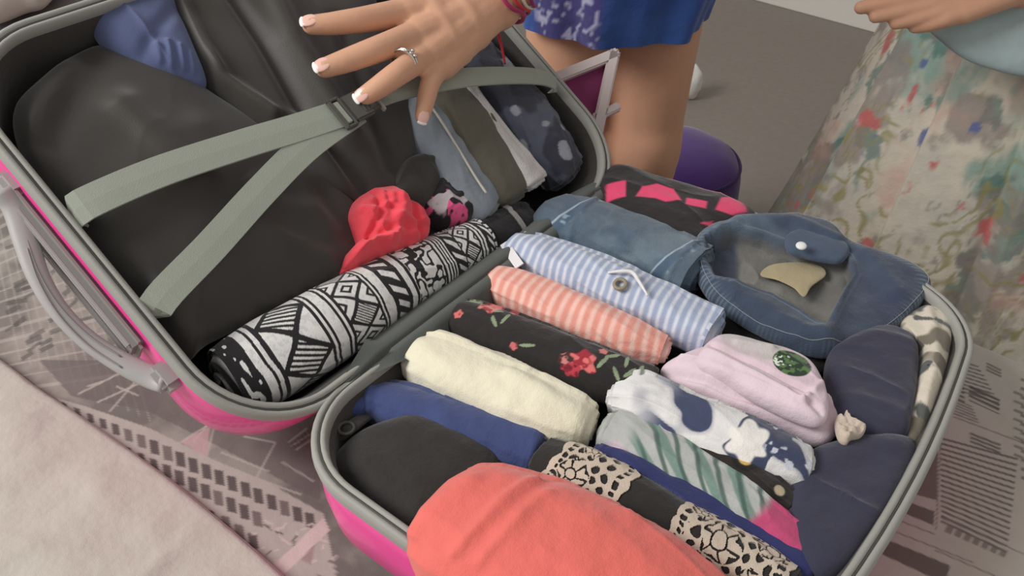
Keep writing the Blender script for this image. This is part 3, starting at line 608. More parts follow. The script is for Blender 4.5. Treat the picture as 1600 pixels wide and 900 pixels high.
# denim jacket
OPEN = [(1103, 392), (1140, 378), (1190, 384), (1250, 402), (1318, 414), (1330, 436), (1310, 470), (1288, 512), (1250, 485), (1205, 462), (1160, 452), (1120, 440), (1106, 420)]
JOUT = [(1080, 392), (1100, 366), (1160, 350), (1215, 342), (1262, 348), (1300, 362), (1330, 388), (1390, 405), (1440, 430), (1452, 456), (1410, 505), (1345, 545), (1285, 558), (1225, 540), (1160, 508), (1110, 470), (1086, 430)]
def jacket(xy, V, px):
    q = np.concatenate([xy*24, xy[..., :1]*0], -1); d = polyd(xy, px(OPEN)); e = polyd(xy, px(JOUT)); n = fbm(q, 111, 3)
    c = mixc(C3((62, 74, 93), d), C3((88, 104, 120), d), ss(-.2, .5, n))
    hem = ss(.016, .002, -e); wear = ss(.0, .5, np.sin(np.arctan2(xy[..., 1], xy[..., 0])*130)+.4*n); lowr = ss(.004, -.01, xy[..., 1])
    c = mixc(c, C3((132, 148, 162), d), hem*wear*.6)
    c = mixc(c, C3((140, 156, 170), d), ss(.0012, .0004, np.abs(d-.006))*.35)
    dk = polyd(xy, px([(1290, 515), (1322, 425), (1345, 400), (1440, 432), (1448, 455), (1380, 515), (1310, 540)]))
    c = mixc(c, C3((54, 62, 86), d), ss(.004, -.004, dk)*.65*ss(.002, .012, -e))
    ln = mixc(C3((124, 122, 116), d), C3((104, 102, 98), d), ss(-.2, .3, n)); l2 = polyd(xy, px([(1103, 390), (1150, 378), (1160, 450), (1118, 445)]))
    ln = mixc(ln, C3((62, 72, 92), d), ss(.003, -.003, l2)*.85)
    return mixc(c, ln, ss(.0016, -.0016, d))
JHS = [.103, .106, .107, .107, .107, .106, .104, .102, .099, .096, .092, .091, .091, .092, .094, .097, .100]
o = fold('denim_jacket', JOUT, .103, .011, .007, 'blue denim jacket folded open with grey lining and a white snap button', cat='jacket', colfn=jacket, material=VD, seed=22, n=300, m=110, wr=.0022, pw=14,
     hs=JHS, dents=[(OPEN, -.015, .0018), ([(1103, 392), (1140, 380), (1158, 400), (1150, 448), (1118, 440)], -.009, .004)], ridges=[([(1100, 440), (1180, 478), (1250, 512), (1290, 530)], .004, .012), ([(1088, 420), (1092, 395), (1150, 362), (1230, 362), (1300, 392)], .006, .009), ([(1325, 425), (1300, 490), (1285, 530)], .004, .008), ([(1220, 505), (1310, 540)], .003, .006), ([(1160, 440), (1210, 452), (1250, 475)], .006, .0035), ([(1350, 410), (1400, 460)], .003, .008), ([(1150, 475), (1190, 500)], -.003, .004), ([(1125, 372), (1140, 355)], -.003, .004)])
gv = np.array([v.co for v in o.data.vertices]).reshape(-1, 300, 3); tube('stitching', gv[105][::3]+np.array([0, 0, .0003]), .00026, cloth('denim_thread', (156, 162, 164)), o, 300, 6, closed=True)
fold('lining_patch', [(1188, 430), (1205, 414), (1250, 410), (1282, 416), (1290, 430), (1268, 448), (1256, 464), (1240, 450), (1215, 438)], .1010, .0016, .001, material=cloth('tan_suede', (172, 158, 124)), seed=23, n=60, m=16, parent=o, wr=.0006)
pb = at(1252, 384, .125); ellipsoid('snap_button', pb, [(.0048, 0, 0), (0, .0046, .001), (0, -.0006, .0022)], cloth('pearl_snap', (232, 232, 230), rough=.25, sheen=0, bump=0), o)
fold('collar_flap', [(1226, 376), (1234, 366), (1262, 359), (1296, 366), (1322, 384), (1326, 398), (1312, 411), (1290, 409), (1256, 402), (1232, 394)], .113, .005, .004, material=cloth('mid_denim', (72, 86, 106), var=.2), seed=24, pw=8, n=90, m=24, parent=o)
fold('dark_layer', [(1095, 450), (1150, 490), (1230, 530), (1290, 552), (1370, 530), (1420, 500), (1460, 470), (1440, 520), (1350, 560), (1290, 580), (1220, 570), (1140, 530), (1098, 490)], .074, .014, .014, 'black cloth in the gap under the denim jacket', material=cloth('black_jersey', (44, 41, 39), rough=.75), seed=25)
# black cloth with pink shapes at the far rim
def blackpink(xy, V, px):
    c = C3((40, 35, 35), xy[..., 0])
    for pl in ([(945, 306), (975, 308), (975, 330), (946, 328)], [(990, 332), (1000, 319), (1022, 315), (1048, 324), (1060, 342), (1036, 342), (1020, 336)], [(1068, 338), (1100, 342), (1098, 352), (1066, 348)], [(1113, 352), (1122, 334), (1142, 328), (1158, 336), (1164, 348), (1140, 356)], [(1090, 372), (1110, 366), (1112, 374)]):
        c = mixc(c, C3((232, 74, 116), c[..., 0]), ss(.0012, -.0012, polyd(xy, px(pl))))
    e = polyd(xy, px([(930, 285), (955, 270), (1160, 330), (1175, 352), (1110, 372), (1080, 392), (990, 352), (940, 325)]))
    n = vn(np.concatenate([xy*90, xy[..., :1]*0], -1), 7); up_ = polyd(xy, px([(930, 262), (960, 262), (1180, 325), (1180, 336), (1150, 334), (955, 278), (935, 280)]))
    return mixc(c, C3((206, 84, 110), c[..., 0]), ss(-.1, .1, n)*ss(.001, -.001, up_)*.8)
fold('black_pink_garment', [(930, 290), (955, 268), (1050, 294), (1160, 328), (1180, 352), (1120, 378), (1085, 398), (1000, 372), (945, 330)], .099, .020, .018, 'black garment with bright pink shapes along the far rim', colfn=blackpink, seed=26, n=240, m=60, wr=.0014)

# ================================================================== clothes in the lid
def aL(x, y, w): return atL(x, y, w)
KL = dict(place=aL, up=NL)
M_bsat = mat('black_satin', (58, 54, 50), .5, .12, 900, .35, var=.06)
GL = 'clothes under the straps in the lid'
fold('black_jacket', [(20, 185), (60, 130), (150, 75), (250, 95), (330, 150), (430, 215), (560, 330), (575, 420), (470, 468), (330, 535), (285, 560), (200, 470), (110, 365), (50, 285)], -.032, .024, .02, 'large black satin jacket spread flat under the crossed straps', cat='jacket', material=M_bsat, seed=31, n=220, m=90, wr=.0016, wf=14, group=GL,
     ridges=[([(190, 190), (240, 245), (290, 300)], 0.0086, 0.0145), ([(100, 120), (60, 210), (45, 250)], 0.0123, 0.0173), ([(130, 110), (70, 240)], -0.0099, 0.0145), ([(390, 370), (440, 400), (500, 420)], 0.0049, 0.0087), ([(385, 350), (480, 350), (520, 375)], 0.0037, 0.0116), ([(230, 300), (300, 380), (330, 460)], 0.0049, 0.0260), ([(300, 230), (360, 310), (400, 330)], 0.0049, 0.0173), ([(500, 320), (530, 380)], -0.0061, 0.0116), ([(250, 480), (270, 520), (300, 540)], 0.0049, 0.0116)], **KL)
fold('black_dress', [(245, -40), (275, 40), (310, 120), (360, 165), (430, 225), (520, 300), (600, 330), (640, 300), (650, 230), (640, 150), (600, 60), (560, -40), (400, -90)], -.024, .022, .02, 'second black satin garment folded under the hand and buckle', material=M_bsat, seed=32, n=200, m=70, wr=.0014, wf=14, group=GL,
     ridges=[([(270, 10), (310, 90), (340, 140), (420, 195)], 0.0116, 0.0068), ([(345, 0), (400, 80), (470, 200), (560, 300)], -0.0101, 0.0085), ([(400, -20), (450, 90), (540, 230)], 0.0101, 0.0119), ([(460, 200), (530, 300)], 0.0058, 0.0085), ([(520, 60), (560, 170), (600, 270)], -0.0072, 0.0102)], **KL)
fold('blue_shirt', [(142, 32), (152, 62), (190, 95), (240, 122), (300, 138), (322, 136), (305, 90), (280, 30), (262, -20), (210, -18), (165, 8)], -.022, .020, .016, 'slate blue shirt tucked under the black jacket in the lid corner', cat='shirt', material=mat('slate_blue_cotton', (92, 102, 140)), seed=33, wr=.002, group=GL, n=160, m=50,
     ridges=[([(222, 100), (240, 70), (268, 30)], -.003, .006), ([(238, 92), (246, 112)], .003, .0025), ([(256, 88), (264, 118)], .003, .0025), ([(275, 95), (282, 122)], .003, .0025), ([(292, 104), (297, 126)], .002, .0025)], **KL)
# black and white knitted roll
def tribal(s, t, r, V, Lt):
    q = s/Lt; B = np.zeros_like(s); wob = .004*vn(np.stack([s*40, t*60, s*0], -1), 3); q = q+wob
    def band(a, b): return (q >= a) & (q < b), (q-a)/(b-a)
    def bars(a, b, cuts):
        nonlocal B
        k, u = band(a, b); v = np.zeros_like(s)
        for c0, c1 in cuts: v = np.maximum(v, ((u > c0) & (u < c1))*1.)
        B = np.where(k, v, B)
    def diam(a, b, per, hatch, sq):
        nonlocal B
        k, u = band(a, b); x = fr(t/per)-.5; d = np.abs(x)*2+np.abs(2*u-1); idx = np.floor(t/per)
        line = (np.abs(d-1) < .15)
        v = line*1.
        if hatch: v = np.maximum(v, ((d < 1) & (fr((s*(1 if 1 else 0)*.6+t)/.0050+idx*.3) < .52))*1.)
        if sq:
            alt = (idx % 2) == 0
            v = np.maximum(v, ((d < .48) & (d > .24) & alt)*1.); v = np.maximum(v, ((d < .85) & ~alt & (fr((t+s)/.003) < .5))*1.); v = np.maximum(v, ((d > 1.55))*1.*(np.abs(d-1.75) < .1))
        B = np.where(k, v, B)
    def diag(a, b, per, inv=False):
        nonlocal B
        k, u = band(a, b); v = (fr((t+u*.012)/per) < .55)*1.; v = np.where((u < .12) | (u > .88), 1., v); B = np.where(k, v, B)
    k, u = band(-1, .06); B = np.where(k, (vn(np.stack([s*300, t*140, s*0], -1), 8) > -.45)*1., B)
    bars(.06, .125, [(0, .16), (.5, .62), (.80, 1)])
    diam(.125, .275, .038, True, False)
    bars(.275, .355, [(0, .12), (.22, .32), (.68, .78), (.88, 1)])
    diam(.355, .465, .022, False, True)
    bars(.465, .525, [(0, .14), (.24, .36), (.86, 1)])
    diag(.525, .580, .0135)
    bars(.580, .625, [(0, .2), (.7, .95)])
    k, u = band(.625, .745); n = fbm(np.stack([s*125, t*125, s*0], -1), 12, 2); B = np.where(k, ((n > .02) & (n < .36))*1., B); B = np.clip(B, 0, 1)
    bars(.745, .80, [(0, .15), (.3, .42), (.52, .62), (.72, .82), (.92, 1)])
    diag(.80, .845, .012)
    diam(.845, .915, .019, False, True)
    bars(.915, .955, [(0, .2), (.4, .55), (.75, 1)])
    diag(.955, .978, .011)
    diam(.978, 1.2, .017, False, True)
    wh = mixc(C3((240, 238, 235), s), C3((222, 220, 218), s), ss(0, .5, fbm(np.stack([s*400, t*400, s*0], -1), 14, 2)))
    return mixc(np.where((r < .97)[..., None], wh*.9, wh), C3((34, 32, 34), s), np.where(r < .97, (fr(r*5) < .72)*1., B))
roll('patterned_knit', [(352, 602, -.034, 56), (420, 562, -.030, 64), (520, 502, -.026, 58), (620, 442, -.026, 47), (700, 400, -.026, 38), (757, 372, -.027, 32)], 'black and white patterned knitted roll along the hinge', cat='sweater', colfn=tribal, seed=34, nu=620, nv=280, wr=.0011, lap=.002, lapat=3.6, material=mat('patterned_knit', vcol=True, bump=.5, scale=1300, var=.05), group=GL, **KL)
o, g = roll('black_knit_end', [(752, 380, -.026, 28), (780, 366, -.027, 31), (806, 352, -.029, 30), (826, 340, -.032, 24)], 'black rolled socks with a grey band beside the patterned roll', cat='socks', material=cloth('black_wool', (32, 30, 31)), seed=35, nu=60, nv=60, group=GL, **KL)
overlay('grey_band', g, (g['s'] > .52*g['L']) & (g['s'] < .62*g['L']) & (g['rho'] > .97), .0012, cloth('grey_elastic', (158, 154, 150)), o)
M_cor = cloth('coral_knit', (244, 78, 92), var=.08)
fold('crumpled_vest', [(536, 350), (552, 318), (590, 304), (625, 318), (650, 345), (664, 374), (640, 396), (590, 412), (545, 428), (528, 432), (530, 412), (548, 392)], -.028, .032, .022, 'crumpled bright coral vest above the patterned roll', cat='vest', material=M_cor, seed=36, n=180, m=60, crump=.0026, wf=40, wr=.002, group=GL, ridges=[([(560, 395), (600, 380), (650, 372)], -.005, .004), ([(550, 340), (600, 330), (640, 350)], .004, .006), ([(600, 310), (610, 350), (600, 390)], .004, .005), ([(570, 320), (575, 360), (560, 395)], -.005, .003), ([(625, 330), (628, 360), (645, 385)], -.005, .003), ([(545, 350), (565, 355), (590, 345)], .004, .003), ([(600, 365), (625, 372), (655, 366)], .004, .003), ([(585, 330), (590, 350)], -.004, .003), ([(545, 415), (570, 395), (600, 396)], .005, .003)], **KL)
fold('coral_cloth_corner', [(527, 434), (535, 405), (560, 402), (585, 410), (560, 424)], -.026, .010, .012, 'small coral corner of cloth poking out under the crumpled coral vest', material=M_cor, seed=37, n=60, m=20, crump=.0015, group=GL, **KL)
M_bra = cloth('black_microfibre', (54, 52, 48), rough=.55)
fold('black_bra', [(602, 300), (612, 270), (640, 252), (672, 258), (684, 290), (672, 322), (640, 334), (610, 326)], -.030, .024, .018, 'black padded bra cup beside the crumpled coral vest', cat='bra', material=M_bra, seed=38, n=100, m=36, group=GL, ridges=[([(606, 300), (625, 268), (665, 264)], .004, .004), ([(640, 290), (655, 310)], -.004, .008)], **KL)
def bits(xy, V, px):
    n = fbm(np.concatenate([xy*120, xy[..., :1]*0], -1), 121, 2); c = mixc(C3((36, 32, 36), n), C3((226, 90, 140), n), ss(.26, .34, n)); n2 = fbm(np.concatenate([xy*90+7, xy[..., :1]*0], -1), 122, 2)
    return mixc(c, C3((190, 180, 184), n), ss(.38, .46, n2))
fold('pink_black_underwear', [(652, 330), (662, 300), (684, 268), (712, 284), (736, 316), (742, 342), (716, 358), (680, 352)], -.032, .022, .016, 'crumpled black and pink printed underwear by the patterned roll', cat='underwear', colfn=bits, seed=39, n=160, m=50, crump=.003, wf=46, group=GL, **KL)
o, g = roll('pale_jeans', [(640, 160, -.030, 34), (668, 205, -.026, 42), (706, 268, -.024, 44), (744, 318, -.026, 40), (762, 338, -.03, 30)], 'light grey blue jeans roll next to the olive trousers', cat='jeans', material=cloth('pale_denim', (134, 142, 150), var=.2), seed=40, nu=100, group=GL, wr=.0018, **KL)
o, g = roll('olive_trousers', [(660, 96, -.026, 36), (698, 150, -.021, 46), (748, 226, -.018, 50), (786, 288, -.020, 48), (798, 314, -.026, 38)], 'dark olive grey folded trousers with pale piping', cat='trousers', material=cloth('olive_twill', (96, 92, 80), var=.1), seed=41, nu=120, flat=.7, group=GL, wr=.0014, **KL)
tube('piping', [atL(x, y, -.0005) for x, y in ((664, 152), (690, 190), (716, 232), (742, 275), (760, 302))], .0012, cloth('pale_thread', (196, 190, 180)), o, 60, 8, up=NL)
roll('white_towel', [(672, 70, -.030, 18), (722, 130, -.008, 15), (778, 208, -.004, 17), (816, 257, -.005, 20), (838, 288, -.009, 23)], 'white terry towel strip between olive trousers and navy printed shirt', cat='towel', material=cloth('white_terry', (204, 200, 196), bump=.8, scale=700, var=.08), seed=42, nu=100, flat=.6, group=GL, **KL)
def navyp(s, t, r, V, Lt):
    p = np.stack([s*32, t*32, s*0], -1); n = fbm(p, 131, 3); c = mixc(C3((60, 62, 74), s), C3((92, 96, 112), s), ss(.0, .25, n)); return mixc(c, C3((158, 160, 170), s), ss(.40, .46, fbm(p*1.7+4, 132, 2)))
roll('navy_printed_shirt', [(708, 60, -.032, 34), (745, 100, -.026, 42), (800, 170, -.022, 50), (850, 232, -.024, 48), (888, 278, -.032, 36)], 'charcoal navy printed shirt rolled beside the lid rim', cat='shirt', colfn=navyp, seed=43, nu=180, nv=110, wr=.0028, amp2=.003, flat=.7, group=GL, **KL)
fold('black_pouch', [(812, 90), (822, 70), (850, 110), (880, 160), (912, 215), (915, 262), (888, 285), (870, 230), (835, 150)], -.040, .014, .02, 'black cloth filling the lid beside the navy printed shirt', material=M_bra, seed=44, group=GL, **KL)
fold('dark_bundle', [(560, 420), (590, 330), (660, 330), (735, 352), (760, 372), (650, 420)], -.056, .016, .014, 'dark cloth in the hollow behind the patterned roll', material=cloth('black_jersey', (44, 41, 39), rough=.75), seed=45, group=GL, **KL)

# ================================================================== people
M_skin = mat('skin', (214, 164, 134), .5, .15, 500, .1, var=.06)
M_skin.node_tree.nodes['Principled BSDF'].inputs['Subsurface Weight'].default_value = .12
M_skin.node_tree.nodes['Principled BSDF'].inputs['Subsurface Radius'].default_value = (.012, .005, .003)
def cone(p, q, r1, r2, nv=14, nh=5):
    p, q = np.asarray(p, float), np.asarray(q, float); d = q-p; l = np.linalg.norm(d)+1e-9; d = d/l
    s = np.cross(d, [0.3, .5, .81]); s /= np.linalg.norm(s); u = np.cross(d, s); rows = []
    a = np.linspace(0, 2*np.pi, nv, endpoint=False); cs = np.cos(a)[:, None]*s+np.sin(a)[:, None]*u
    for k in range(nh+1):
        t = np.pi/2*(1-k/nh); rows.append(p-d*r1*math.sin(t)+cs*max(r1*math.cos(t), 1e-5))
    for k in range(nh+1):
        t = np.pi/2*k/nh; rows.append(q+d*r2*math.sin(t)+cs*max(r2*math.cos(t), 1e-5))
    return np.array(rows).reshape(-1, 3), gridF(len(rows), nv, True)[:, ::-1]
def chain(pts, rad): return [cone(a, b, r1, r2) for a, b, r1, r2 in zip(pts[:-1], pts[1:], rad[:-1], rad[1:])]
def union(parts, voxel, smooth=6, fac=.5):
    Vs, Fs, k = [], [], 0
    for V_, F_ in parts: Vs.append(V_); Fs.append(F_+k); k += len(V_)
    t = mk('tmp_union', np.concatenate(Vs), np.concatenate(Fs), M_skin)
    r_ = t.modifiers.new('r', 'REMESH'); r_.mode = 'VOXEL'; r_.voxel_size = voxel; r_.adaptivity = 0
    s_ = t.modifiers.new('s', 'SMOOTH'); s_.factor = fac; s_.iterations = smooth
    dg = bpy.context.evaluated_depsgraph_get(); me = bpy.data.meshes.new_from_object(t.evaluated_get(dg))
    V_ = np.zeros(len(me.vertices)*3); me.vertices.foreach_get('co', V_)
    F_ = [list(p.vertices) for p in me.polygons]; bpy.data.objects.remove(t); bpy.data.meshes.remove(me)
    return V_.reshape(-1, 3), F_
def bodymesh(name, parent, pieces):
    Vs, Fs, k = [], [], 0
    for V_, F_ in pieces: Vs.append(V_); Fs += [[i+k for i in f] for f in F_]; k += len(V_)
    return mk(name, np.concatenate(Vs), Fs, M_skin, parent)
def ringloft(name, rings, material, parent, nv=64, wave=None, colfn=None, n=60):
    # rings: (cx, cy, cz, a, b, yaw, tiltx)
    Rg = cr(np.array(rings), n); ph = np.linspace(0, 2*np.pi, nv, endpoint=False); V = []
    for i, (cx, cy, cz, a, b, yw) in enumerate(Rg):
        wv = wave(ph, i/(n-1)) if wave is not None else 0
        x = (a+wv)*np.cos(ph); y = (b+wv)*np.sin(ph)
        V.append(np.stack([cx+x*math.cos(yw)-y*math.sin(yw), cy+x*math.sin(yw)+y*math.cos(yw), cz+0*x], 1))
    V = np.array(V); Nn = V-V.mean(1, keepdims=True); Nn /= np.linalg.norm(Nn, axis=2)[..., None]+1e-9
    Vi = (V-Nn*.003)[::-1]; A = np.concatenate([V, Vi, V[:1]]); col = None
    if colfn is not None:
        tq = np.linspace(0, 1, n)[:, None]*np.ones(nv); pq = np.ones(n)[:, None]*ph; c = colfn(tq, pq, V); col = np.clip(np.concatenate([c, c[::-1], c[:1]]), 0, 1)
    return mk(name, A, gridF(len(A), nv, True), material, parent, col=col)

# ---- person in the blue dress, bending over the bed, left hand on the strap
p1 = empty('person', (-.28, 1.0, FLOOR), 'person in a blue dress leaning over with a hand pressing the straps', 'person')
J = lambda x, y, w_: atL(x, y, w_)
wrist = J(775, 6, .050); elbow = np.array([-.08, .66, .46]); shL = np.array([-.057, .889, .74])
MC = [J(634, 20, .040), J(652, 54, .043), J(668, 84, .040), J(690, 100, .033)]
fing = [([MC[0], J(565, 31, .040), J(519, 37, .034), J(487, 39, .028)], [.0136, .0116, .0102, .0086]),
        ([MC[1], J(590, 77, .044), J(541, 95, .035), J(508, 106, .027)], [.0136, .0118, .0106, .0088]),
        ([MC[2], J(626, 112, .046), J(592, 136, .037), J(570, 150, .0285)], [.0128, .0112, .0102, .0085]),
        ([MC[3], J(673, 128, .038), J(665, 160, .030), J(660, 181, .023)], [.0112, .0094, .0084, .0070])]
parts = []
for pts, rad in fing:
    P = cr(np.array(pts), 13); parts += chain(list(P), list(np.interp(np.linspace(0, 1, 13), [0, .45, .78, 1], rad)))
for k, a in enumerate(MC):
    wk = wrist+(a-wrist)*.12
    parts += [cone(wk, a, .0215, .0155), cone(a+NL*.0030, a+NL*.0032, .0118, .0118)]
for a, b in zip(MC[:-1], MC[1:]): parts += [cone(wrist+(a-wrist)*.75, wrist+(b-wrist)*.75, .0180, .0180), cone(wrist+(a-wrist)*.45, wrist+(b-wrist)*.45, .0205, .0205)]
th = [wrist+(MC[0]-wrist)*.3-NL*.006, J(655, -30, .040), J(610, -62, .032), J(578, -78, .026)]
parts += chain(th, [.018, .014, .0115, .009])
parts += chain([wrist, wrist+(elbow-wrist)*.3, wrist+(elbow-wrist)*.75, elbow, elbow+(shL-elbow)*.35], [.0265, .031, .040, .038, .041])
hand = union(parts, .0017, 7)
ME, EE, FE = np.array([-.252, .866]), np.array([.796, .605]), np.array([.605, -.796])
def pb_(e, f, z): q_ = ME+EE*e+FE*f; return np.array([q_[0], q_[1], z])
kL, kR = pb_(.056, .0, -.13), pb_(-.072, -.01, -.13)
def legs(kL, kR, hL, hR, fdir):
    out = []
    for k_, h_ in ((kL, hL), (kR, hR)):
        an = np.array([k_[0]-fdir[0]*.05, k_[1]-fdir[1]*.05, FLOOR+.085]); toe = np.array([an[0]+fdir[0]*.15, an[1]+fdir[1]*.15, FLOOR+.025]); heel = np.array([an[0]-fdir[0]*.03, an[1]-fdir[1]*.03, FLOOR+.03])
        calf = k_+(an-k_)*.3-np.array([fdir[0], fdir[1], 0])*.018
        out += chain([h_, h_+(k_-h_)*.55, k_+(h_-k_)*.12, k_, calf, an], [.080, .066, .058, .060, .056, .036])
        out += [cone(an, toe, .032, .024), cone(heel, toe, .03, .024), cone(k_+np.array([fdir[0], fdir[1], 0])*.012, k_+np.array([fdir[0]*.012, fdir[1]*.012, .02]), .052, .052)]
    return out
hL, hR = pb_(.052, -.02, .30), pb_(-.072, -.02, .30)
b = legs(kL, kR, hL, hR, FE)
b += [cone(pb_(.05, -.03, .34), pb_(-.06, -.03, .34), .095, .095)]+chain([pb_(0, -.03, .36), pb_(0, 0, .52), pb_(0, .08, .68), pb_(0, .16, .80), pb_(0, .19, .85)], [.12, .105, .115, .06, .05])
b += [cone(pb_(.12, .09, .70), pb_(-.12, .09, .70), .075, .075)]
b += chain([shL, elbow+(shL-elbow)*.2], [.055, .043])+chain([pb_(-.17, .1, .74), pb_(-.26, .0, .52), pb_(-.25, -.06, .34), pb_(-.25, -.05, .28)], [.055, .042, .030, .03])+[cone(pb_(-.25, -.05, .27), pb_(-.24, -.03, .19), .028, .016)]
hc = pb_(0, .27, .91); F3 = np.array([FE[0], FE[1], 0]); b += [cone(hc, hc+F3*.03+np.array([0, 0, -.06]), .088, .062), cone(hc+F3*.085+np.array([0, 0, -.02]), hc+F3*.09+np.array([0, 0, -.035]), .012, .016)]
person_body = bodymesh('body', p1, [hand, union(b, .009, 4)])
ellipsoid('hair', hc-F3*.03+np.array([0, 0, .02]), [(.098, 0, 0), (0, .10, 0), (0, 0, .10)], mat('dark_hair', (50, 38, 30), .5, .6, 300, 0), p1)
# nails, ring and bracelets
M_nail = mat('nail_varnish', (236, 190, 176), .2, 0, 100, 0, var=.02, coat=.4); M_ntip = mat('white_nail_tip', (246, 242, 238), .2, 0, 100, 0, var=.02)
for (pts, rad) in fing:
    t = pts[3]-pts[2]; t /= np.linalg.norm(t); sd = np.cross(t, NL); sd /= np.linalg.norm(sd); dn = np.cross(sd, t); r_ = rad[3]
    tilt = t*.97-dn*.22; tilt /= np.linalg.norm(tilt)
    nl = ellipsoid('fingernail', pts[3]+t*r_*.25+dn*r_*.72, [sd*r_*.72, tilt*r_*.98, dn*.0016], M_nail, p1, 10, 16)
    nt = ellipsoid('nail_tip', pts[3]+t*r_*.90+dn*r_*.56, [sd*r_*.66, tilt*r_*.30, dn*.0014], M_ntip, nl, 10, 16); nt.matrix_parent_inverse = Matrix.Identity(4)
def around(c, t, r, n=16, ph=0.):
    t = t/np.linalg.norm(t); s = np.cross(t, NL); s /= np.linalg.norm(s); u = np.cross(s, t)
    return [c+r*(math.cos(a+ph)*s+math.sin(a+ph)*u) for a in np.linspace(0, 2*np.pi, n, endpoint=False)], s, u
M_silver = mat('silver', (214, 206, 196), .22, 0, 100, 0, metal=.9, var=.02)
rt = fing[2][0][1]-fing[2][0][0]; rt /= np.linalg.norm(rt); rc0 = J(633, 98, .0455)
rp, s_, u_ = around(rc0, rt, .0124); rg_ = tube('ring', rp, .0012, M_silver, p1, 48, 8, closed=True, up=rt)
rp, s_, u_ = around(rc0+rt*.003, rt, .0125); t_ = tube('ring_band', rp, .0011, M_silver, rg_, 48, 8, closed=True, up=rt); t_.matrix_parent_inverse = Matrix.Identity(4)
for k, (a_, b_) in enumerate(((-.004, .0), (0, .001), (.004, .003), (.001, -.003))):
    e_ = ellipsoid('ring_stone', rc0+u_*.0130+s_*a_+rt*b_, [(.0019, 0, 0), (0, .0019, 0), (0, 0, .0017)], M_silver, rg_, 7, 10); e_.matrix_parent_inverse = Matrix.Identity(4)
wt = elbow-wrist; wt /= np.linalg.norm(wt)
for k, (c_, rr_, off) in enumerate((((168, 40, 90), .0022, .004), ((190, 40, 50), .0018, .011), ((214, 196, 180), .0016, .016), ((150, 36, 100), .002, .022))):
    rp, s_, u_ = around(wrist+wt*off, wt, .0292+.0006*k, 20); rp = [q_+wt*.003*math.sin(i*1.3+k) for i, q_ in enumerate(rp)]
    br = tube('bracelet', rp, rr_, mat('bracelet_cord_%d' % k, c_, .7), p1, 80, 8, closed=True, up=wt)
tube('bracelet_cord_end', [J(770, 34, .03), J(778, 52, .016), J(784, 74, .008), J(789, 100, .004)], [.0022, .0018, .0014, .001], mat('bracelet_cord_1', (190, 40, 50), .7), p1, 24, 8)
def dresscol(t, p, V):
    c = mixc(C3((44, 76, 146), t), C3((58, 96, 168), t), ss(-.3, .4, fbm(np.stack([p*2, t*9, t*0], -1), 141, 2)))
    lace_ = ss(-.88, -.78, np.cos(p))*ss(-.15, -.25, np.cos(p))*ss(.2, 0, np.sin(p))*ss(.30, .2, t)   # lace panel on the front of the dress
    n = fbm(V*170, 142, 2); c = mixc(c, mixc(C3((66, 62, 120), t), C3((168, 168, 196), t), ss(.12, .3, n)), lace_*ss(.16, .10, t)); c = mixc(c, C3((92, 66, 128), t), lace_*ss(.10, .16, t)*.7)
    return c
DY = .65
ringloft('dress', [(*pb_(e, f, z), a, b2, DY) for e, f, z, a, b2 in ((-.012, 0, .080, .130, .104), (-.007, -.01, .15, .146, .124), (0, -.03, .25, .176, .148), (0, -.03, .38, .165, .14), (0, 0, .52, .125, .115), (0, .08, .66, .175, .125), (0, .12, .76, .16, .10), (0, .17, .82, .07, .065))], VC, p1, 200,
         wave=lambda ph, t: (.007*np.sin(ph*7+1)+.004*np.sin(ph*13))*max(0, 1-t*2.2), colfn=dresscol, n=150)

# ---- person in the floral skirt, standing behind the far corner
p2 = empty('person', (.24, 1.20, FLOOR), 'person in a pleated pastel flower print skirt holding a pale blue cloth', 'person')
b = legs(np.array([.32, 1.17, -.10]), np.array([.15, 1.17, -.10]), np.array([.33, 1.20, .32]), np.array([.15, 1.20, .32]), (0, -1))
b += [cone((.31, 1.20, .36), (.17, 1.20, .36), .105, .105)]+chain([(.24, 1.20, .38), (.24, 1.20, .55), (.24, 1.19, .74), (.24, 1.19, .88), (.24, 1.18, .95)], [.115, .10, .11, .06, .05])+[cone((.14, 1.19, .78), (.34, 1.19, .78), .07, .07)]
w2 = dep(1600, -22, 1.05); el2 = np.array([.46, 1.12, .48]); sh2 = np.array([.38, 1.19, .80]); sr2 = np.array([.10, 1.19, .80])
b += chain([sh2, el2, w2+(el2-w2)*.3, w2], [.055, .042, .034, .026])+chain([sr2, (.0, 1.20, .55), (.02, 1.10, .34)], [.055, .042, .032])+[cone((.02, 1.10, .33), (.04, 1.07, .26), .03, .018)]
hc = np.array([.24, 1.15, 1.04]); b += [cone(hc, hc+np.array([0, -.03, -.06]), .088, .062), cone(hc+np.array([0, -.095, -.03]), hc+np.array([0, -.1, -.045]), .012, .016)]
f2 = []
mc2 = [dep(1490+k*4, 2+k*9-8, 1.04) for k in range(4)]
for k, q_ in enumerate(mc2): f2 += [cone(w2, q_, .020, .0135)]
ft = [[(1440, -4), (1390, 4), (1345, 12)], [(1450, 8), (1405, 18), (1368, 26)], [(1462, 20), (1425, 30), (1400, 36)], [(1475, 30), (1450, 38), (1430, 42)]]
for k, q_ in enumerate(mc2): f2 += chain([q_]+[dep(x, y, 1.035+.006*i) for i, (x, y) in enumerate(ft[k])], [.012, .0105, .0095, .008])
f2 += chain([w2+(mc2[0]-w2)*.4, dep(1520, -45, 1.03), dep(1480, -60, 1.03)], [.016, .012, .009])
f2 += chain([w2, w2+(el2-w2)*.3], [.026, .032])
bodymesh('body', p2, [union(f2, .0022, 5), union(b, .009, 4)])
ellipsoid('hair', hc+np.array([0, .03, .02]), [(.098, 0, 0), (0, .10, 0), (0, 0, .10)], mat('dark_hair', (50, 38, 30), .5, .6, 300, 0), p2)
